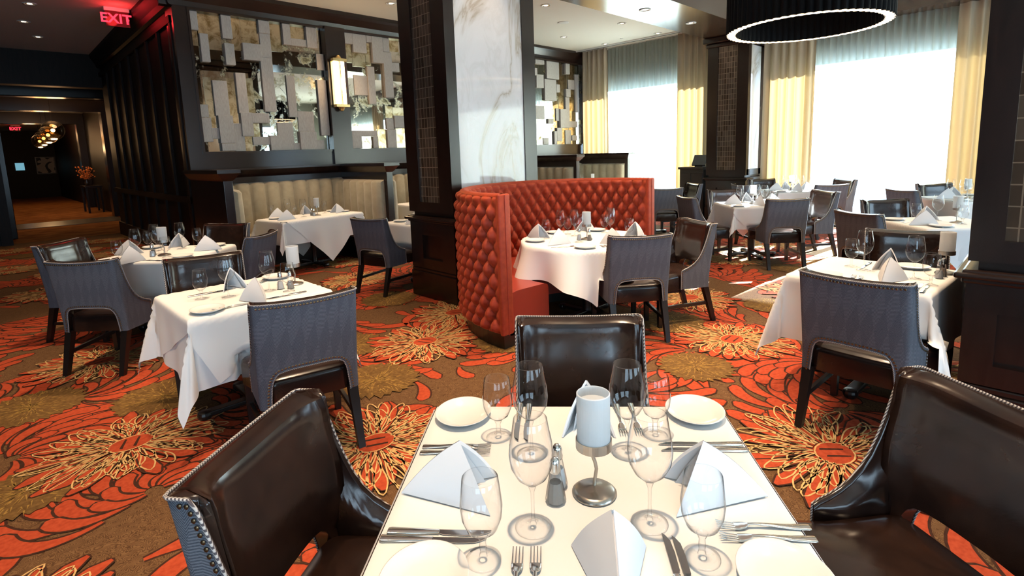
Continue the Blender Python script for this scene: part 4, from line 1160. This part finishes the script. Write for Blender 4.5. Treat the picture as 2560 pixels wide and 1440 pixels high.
def shaker(kind):
    e = empty('salt_shaker' if kind == 0 else 'pepper_shaker')
    MB().lathe([(.001, .0), (.024, .0), (.0255, .006), (.022, .03), (.016, .060), (.012, .082)], 10).build('glass_body', GLASS, e)
    MB().lathe([(.001, .002), (.021, .003), (.0195, .025), (.0145, .052), (.001, .053)], 10).build('filling', mat('salt' if kind == 0 else 'pepper', (.8, .8, .8) if kind == 0 else (.32, .29, .26), .9), e)
    MB().lathe([(.0135, .078), (.0145, .084), (.012, .092), (.013, .100), (.010, .110), (.006, .115), (.001, .117)], 16).build('cap', STEEL, e, smooth=True)
    return e
def plate():
    e = empty('bread_plate')
    prof_ = [(.001, .004), (.050, .004), (.060, .006), (.080, .016), (.088, .020), (.090, .020), (.088, .017), (.078, .011), (.055, .0), (.001, .0)]
    n = 44; m_ = MB()
    m_.grid([[(1.0 * r * math.cos(2 * PI * k / n), 1.12 * r * math.sin(2 * PI * k / n), z) for k in range(n)] for r, z in prof_], 0, True)
    m_.build('dish', CERAM, e, smooth=True); return e
def napkin():
    e = empty('folded_napkin'); rows = []
    A, T_, = Vector((0, .070, .145)), Vector((0, .225, .004))
    for sg, nm in ((-1, 'fold'), (1, 'fold')):
        m_ = MB(); Fo = Vector((sg * .078, -.01, .002)); n = 10; rows = []
        for i in range(n + 1):
            a = A.lerp(T_, i / n); b = Fo.lerp(T_, i / n); row = []
            a = a + Vector((0, 0, .014 * math.sin(PI * i / n)))
            for j in range(9):
                t = j / 8; p = a.lerp(b, t); bul = .008 * math.sin(PI * t) * (1 - i / n)
                row.append((p.x + sg * (bul + .002), p.y - bul * .3, p.z + bul * .4))
            rows.append(row)
        m_.grid(rows)
        inn = [[(p[0] - sg * .005, p[1] + .001, max(.001, p[2] - .006)) for p in r] for r in rows]
        m_.grid(inn); m_.grid([[r[0] for r in rows[:1]] + rows[0][1:], inn[0]])
        m_.build(nm, NAPK, e, smooth=True)
        m_ = MB(); F2 = Vector((sg * .045, .015, .002)); r2 = []
        for i in range(n + 1):
            a = (A + Vector((0, .006, -.012))).lerp(T_ + Vector((0, -.03, 0)), i / n); b = F2.lerp(T_ + Vector((0, -.03, 0)), i / n)
            r2.append([tuple(a.lerp(b, j / 6) + Vector((sg * .006 * math.sin(PI * j / 6), 0, .002))) for j in range(7)])
        m_.grid(r2); m_.build('inner_fold', NAPK, e, smooth=True)
    return e
def bar(m_, pts, zs, th):   # pts: (s, halfwidth) along y ; zs heights
    top = [[(-w_, s_, z + th), (-w_ * .5, s_, z + th * 1.5), (w_ * .5, s_, z + th * 1.5), (w_, s_, z + th)] for (s_, w_), z in zip(pts, zs)]
    bot = [[(-w_, s_, z), (w_, s_, z)] for (s_, w_), z in zip(pts, zs)]
    m_.grid([[*t, b[1], b[0]] for t, b in zip(top, bot)], 0, True)
    m_.add([*top[0], bot[0][1], bot[0][0]], [(0, 1, 2, 3, 4, 5)]); m_.add([*top[-1], bot[-1][1], bot[-1][0]], [(0, 1, 2, 3, 4, 5)])
def fork():
    e = empty('fork'); m_ = MB()
    bar(m_, [(-.10, .0095), (-.095, .0105), (-.05, .0075), (-.01, .0045), (.02, .0032), (.035, .004)], [.001, .001, .002, .006, .008, .007], .0022); m_.build('handle', STEEL, e, smooth=True)
    m_ = MB(); bar(m_, [(.034, .004), (.042, .010), (.055, .0125), (.063, .0125)], [.007, .004, .002, .002], .0016)
    for k in range(4):
        x = -.0105 + k * .007; n = len(m_.v); bar(m_, [(.062, .0018), (.085, .0015), (.102, .0010)], [.002, .004, .009], .0014)
        m_.v[n:] = [(p[0] + x, p[1], p[2]) for p in m_.v[n:]]
    m_.build('tines', STEEL, e, smooth=True); return e
DARKST = mat('dark_steel_blade', (.42, .42, .43), .10, 1.0)  # blade steel, darker than the handle
def knife():
    e = empty('table_knife'); m_ = MB()
    bar(m_, [(-.118, .0095), (-.112, .0115), (-.05, .009), (-.005, .0065), (.0, .0075)], [.0] * 5, .0038); m_.build('handle', STEEL, e, smooth=True)
    m_ = MB(); m_.grid([[(x, s_, z) for x, z in ((-.006, .001), (w_, .001), (w_, .0028), (-.006, .0035))] for s_, w_ in ((0, .004), (.012, .009), (.06, .010), (.095, .008), (.112, .0), (.118, -.005))], 0, True)
    m_.build('blade', DARKST, e); return e
PROTO = dict(wine=wine, water=water, candle=candle, salt=lambda: shaker(0), pepper=lambda: shaker(1), plate=plate, napkin=napkin, fork=fork, knife=knife)
DESC = dict(wine=('tall wine glass', 'glass', 'tall wine glasses'), water=('short-stemmed water goblet', 'glass', 'water goblets'), candle=('frosted glass candle lamp on a bent metal stem', 'candle holder', 'candle lamps'),
            salt=('glass salt shaker with chrome cap', 'shaker', 'salt shakers'), pepper=('glass pepper shaker with chrome cap', 'shaker', 'pepper shakers'), plate=('white bread plate', 'plate', 'white bread plates'),
            napkin=('white napkin folded into a tent', 'napkin', 'folded white napkins'), fork=('polished fork', 'fork', 'forks'), knife=('polished knife', 'knife', 'knives'))
made = {}
ORD = ['leftmost', 'second', 'third', 'fourth', 'fifth', 'sixth', 'seventh', 'eighth']
def place(tk, kind, items):
    """items: (x, y, angle) world"""
    x0, y0, r, w, d, ph = TAB[tk]; n = len(items)
    items = [it + (0,) if len(it) == 2 else it for it in items]
    z = TZ + (.0055 if tk in ('T2', 'T3', 'T4', 'T6', 'T9', 'T12', 'T14') else .0012)
    order = sorted(range(n), key=lambda i: px((items[i][0], items[i][1], TZ))[0])
    quad = {}
    for i in range(n):
        p, c = px((items[i][0], items[i][1], TZ)), px((x0, y0, TZ))
        quad[i] = ('far' if p[2] > c[2] else 'near') + (' left' if p[0] < c[0] else ' right')
    for rank, i in enumerate(order):
        x, y, a = items[i]
        if kind not in made: made[kind] = PROTO[kind](); o = made[kind]; o.location = (x, y, z); o.rotation_euler.z = math.radians(a)
        else: o = dup(made[kind], (x, y, z), math.radians(a))
        de, cat, grp = DESC[kind]
        if n == 1: lb = de + ' on ' + ph
        elif n <= 4 and len(set(quad.values())) == n: lb = de + ' at the ' + quad[i] + ' of ' + ph
        elif n == 2: lb = ('left-hand ' if rank == 0 else 'right-hand ') + de + ' on ' + ph
        else: lb = ('leftmost ' if rank == 0 else 'rightmost ' if rank == n - 1 else ORD[rank] + '-from-left ') + de + ' on ' + ph
        tag(o, lb, cat, grp)
def local(tk, pts):
    x0, y0, r, w, d, ph = TAB[tk]; c, s = math.cos(math.radians(r)), math.sin(math.radians(r)); out = []
    for p in pts:
        a = (p[2] if len(p) > 2 else 0) + r
        out.append((x0 + p[0] * c - p[1] * s, y0 + p[0] * s + p[1] * c, a))
    return out
# nearest table, in its own frame (u to the right, v away from the viewer)
L1 = dict(wine=[(-.123, -.127), (.141, -.108), (-.136, .168), (.131, .176)], water=[(-.225, -.228), (.229, -.21), (-.238, .257), (.226, .271)], candle=[(.025, -.003)],
          pepper=[(-.071, -.037)], salt=[(-.065, .022)], plate=[(-.365, .385), (.375, .40), (-.335, -.30), (.37, -.275)],
          napkin=[(-.235, -.015, 90), (.215, -.01, -90), (.04, -.195, 180), (.03, .265, 0)],
          fork=[(-.356, .200, -90), (-.356, .168, -90), (.388, -.118, 90), (.384, -.155, 90), (-.153, -.305, 0), (-.115, -.303, 0), (.135, .365, 180), (.182, .37, 180)],
          knife=[(-.335, -.152, -90), (-.345, -.176, -90), (.343, .222, 90), (.345, .192, 90), (.166, -.262, 0), (.186, -.27, 0), (-.184, .35, 180), (-.155, .345, 180)])
for k, v in L1.items(): place('T1', k, local('T1', v))
def clampT(tk, pts, mg=.05):
    x0, y0, r, w, d, ph = TAB[tk]; c, s = math.cos(math.radians(r)), math.sin(math.radians(r)); out = []
    for p in pts:
        dx_, dy_ = p[0] - x0, p[1] - y0; u, v = dx_ * c + dy_ * s, -dx_ * s + dy_ * c
        u = max(-w / 2 + mg, min(w / 2 - mg, u)); v = max(-d / 2 + mg, min(d / 2 - mg, v))
        out.append((x0 + u * c - v * s, y0 + u * s + v * c) + tuple(p[2:]))
    return out
def napang(tk, pts):     # tail of each napkin points to the nearest table edge
    x0, y0, r, w, d, ph = TAB[tk]; out = []
    for p in pts:
        a = math.degrees(math.atan2(p[1] - y0, p[0] - x0)) - r; a = round(a / 90) * 90 + r
        out.append((p[0] - .04 * math.cos(math.radians(a)), p[1] - .04 * math.sin(math.radians(a)), a - 90))
    return out
MEAS = {
 'T2': dict(water=[(.88, 3.69), (1.32, 3.43)], wine=[(1.01, 3.6), (1.24, 3.55)], candle=[(1.43, 3.60)], salt=[(1.31, 3.54)], pepper=[(1.36, 3.50)], plate=[(.82, 3.33), (1.42, 3.90)], napkin=[(1.1, 3.40), (1.10, 3.80)],
            fork=[(.94, 3.33, 89), (.98, 3.33, 88), (1.28, 3.87, 110), (1.24, 3.82, 112)], knife=[(.95, 3.81, -95), (1.0, 3.82, -95), (1.24, 3.34, 87), (1.27, 3.33, 89)]),
 'T3': dict(water=[(.77, 5.82), (1.11, 5.66), (1.48, 6.10), (1.10, 6.35)], wine=[(.93, 5.92), (1.13, 6.18), (1.33, 6.10), (1.10, 5.92)], candle=[(1.12, 5.80)], salt=[(1.03, 5.82)], pepper=[(1.05, 5.89)], plate=[(1.62, 5.98), (1.11, 6.45), (.72, 5.90), (1.25, 5.48)],
            napkin=[(.84, 5.67), (.93, 6.12), (1.33, 6.22), (1.45, 5.80)], knife=[(.97, 5.58, 29), (1.0, 5.53, 27)], fork=[(.70, 5.76, -76), (.73, 5.72, -76)]),
 'T4': dict(water=[(2.98, 8.15), (3.15, 7.72), (3.74, 8.0)], wine=[(3.22, 8.12), (3.32, 7.80), (3.60, 8.12)], candle=[(3.53, 7.80)], salt=[(3.46, 7.76)], pepper=[(3.47, 7.86)], plate=[(2.95, 7.93), (4.02, 7.92), (3.95, 8.18)], napkin=[(3.06, 7.68), (3.1, 8.12), (3.5, 8.12), (3.86, 7.88)]),
 'T5': dict(water=[(3.84, 3.45), (4.17, 3.45), (4.46, 3.20), (4.31, 2.81)], wine=[(4.0, 3.40), (4.12, 3.32), (3.86, 3.06), (4.33, 3.04), (4.42, 3.10)], candle=[(4.03, 3.10)], salt=[(3.95, 3.13)], pepper=[(3.99, 3.04)],
            plate=[(3.66, 3.43), (3.65, 2.83), (4.15, 3.60), (4.52, 3.35)], napkin=[(3.82, 3.50), (3.72, 3.16), (4.40, 3.42), (3.97, 2.80), (4.40, 2.82)], knife=[(3.59, 3.02, -120), (3.63, 2.98, -120)], fork=[(3.80, 2.66, 74 - 90), (3.77, 2.68, 72 - 90)]),
 'T9': dict(plate=[(6.76, 1.16), (6.36, .66)], water=[(6.70, .97), (6.70, .60)], wine=[(6.90, .82), (6.80, .62)], napkin=[(6.53, .84), (6.93, .90)], candle=[(6.84, .66)], fork=[(6.55, .98, -25)], knife=[(6.44, .80, -39)]),
 'T10': dict(water=[(4.12, .93), (3.83, .46)], wine=[(4.04, .84), (3.95, .56)], plate=[(3.70, .98), (4.28, .62)], candle=[(4.22, .44)], salt=[(4.05, .45)], pepper=[(4.12, .42)], napkin=[(3.86, .66), (4.12, .72)],
             fork=[(3.72, .84, -90), (3.72, .80, -90)], knife=[(3.72, .50, -90), (3.72, .46, -90), (4.20, .86, 90)]),
 'T14': dict(plate=[(3.80, 5.95), (4.3, 5.4)], napkin=[(3.83, 5.62)], wine=[(4.2, 5.8)]),
 'T12': dict(wine=[(5.36, 8.02), (5.8, 8.05)], water=[(5.55, 7.85)], plate=[(5.35, 7.8)], napkin=[(5.9, 7.8)]),
 'T13': dict(wine=[(10.0, 8.1), (10.3, 8.05)], water=[(10.1, 7.9)], candle=[(10.6, 7.95)], napkin=[(10.8, 8.1)]),
}
for tk, dct in MEAS.items():
    for k, v in dct.items():
        v = clampT(tk, v, .10 if k == 'plate' else .05)
        if k == 'napkin': v = napang(tk, v)
        place(tk, k, v)
LF = dict(wine=[(-.11, -.12), (.12, -.10), (-.12, .15), (.12, .15)], water=[(-.21, -.20), (.21, -.19), (-.21, .22)], candle=[(0, 0)], salt=[(-.06, -.03)], pepper=[(-.06, .03)], plate=[(-.33, .33), (-.30, -.33), (.33, -.30)],
          napkin=[(-.2, 0, 90), (.2, 0, -90), (.0, -.2, 180), (0, .2, 0)])
for tk in ('T6', 'T7', 'T8'):
    for k, v in LF.items():
        if tk == 'T8' and k in ('salt', 'pepper'): continue
        place(tk, k, local(tk, [(p[0] * .95, p[1] * .95, *p[2:]) for p in v]))

# ================================================================== SERVICE CABINET WITH TERMINAL
e = empty('service_cabinet', (11.05, 5.34, 0)); tag(e, 'black service cabinet left of the far tiled column', 'cabinet')
MB().box(0, 0, 0, .45, .55, 1.10).build('body', BLACK, e, bevel=.005)
MB().box(-.03, -.0, 1.10, .48, .58, 1.15).build('top', BLACK, e, bevel=.005)
for k in range(2):
    d_ = MB().box(-.018, .02 + k * .26, .08, 0, .27 + k * .26, 1.02).build('door', BLACK, e, bevel=.004)
    MB().box(-.034, .24 + k * .06, .5, -.018, .255 + k * .06, .66).build('handle', BRUSH, d_)
e = empty('till_terminal', (11.22, 5.50, 1.15)); tag(e, 'black slanted touch screen till on the service cabinet', 'till')
MB().box(-.06, -.08, 0, .10, .10, .03).build('stand', BLACK, e, bevel=.006)
MB().hexa([(-.08, -.14, .04), (-.05, -.14, .02), (-.05, .16, .02), (-.08, .16, .04)], [(.06, -.14, .26), (.09, -.14, .24), (.09, .16, .24), (.06, .16, .26)]).build('monitor', mat('black_plastic', (.01, .01, .012), .2), e)
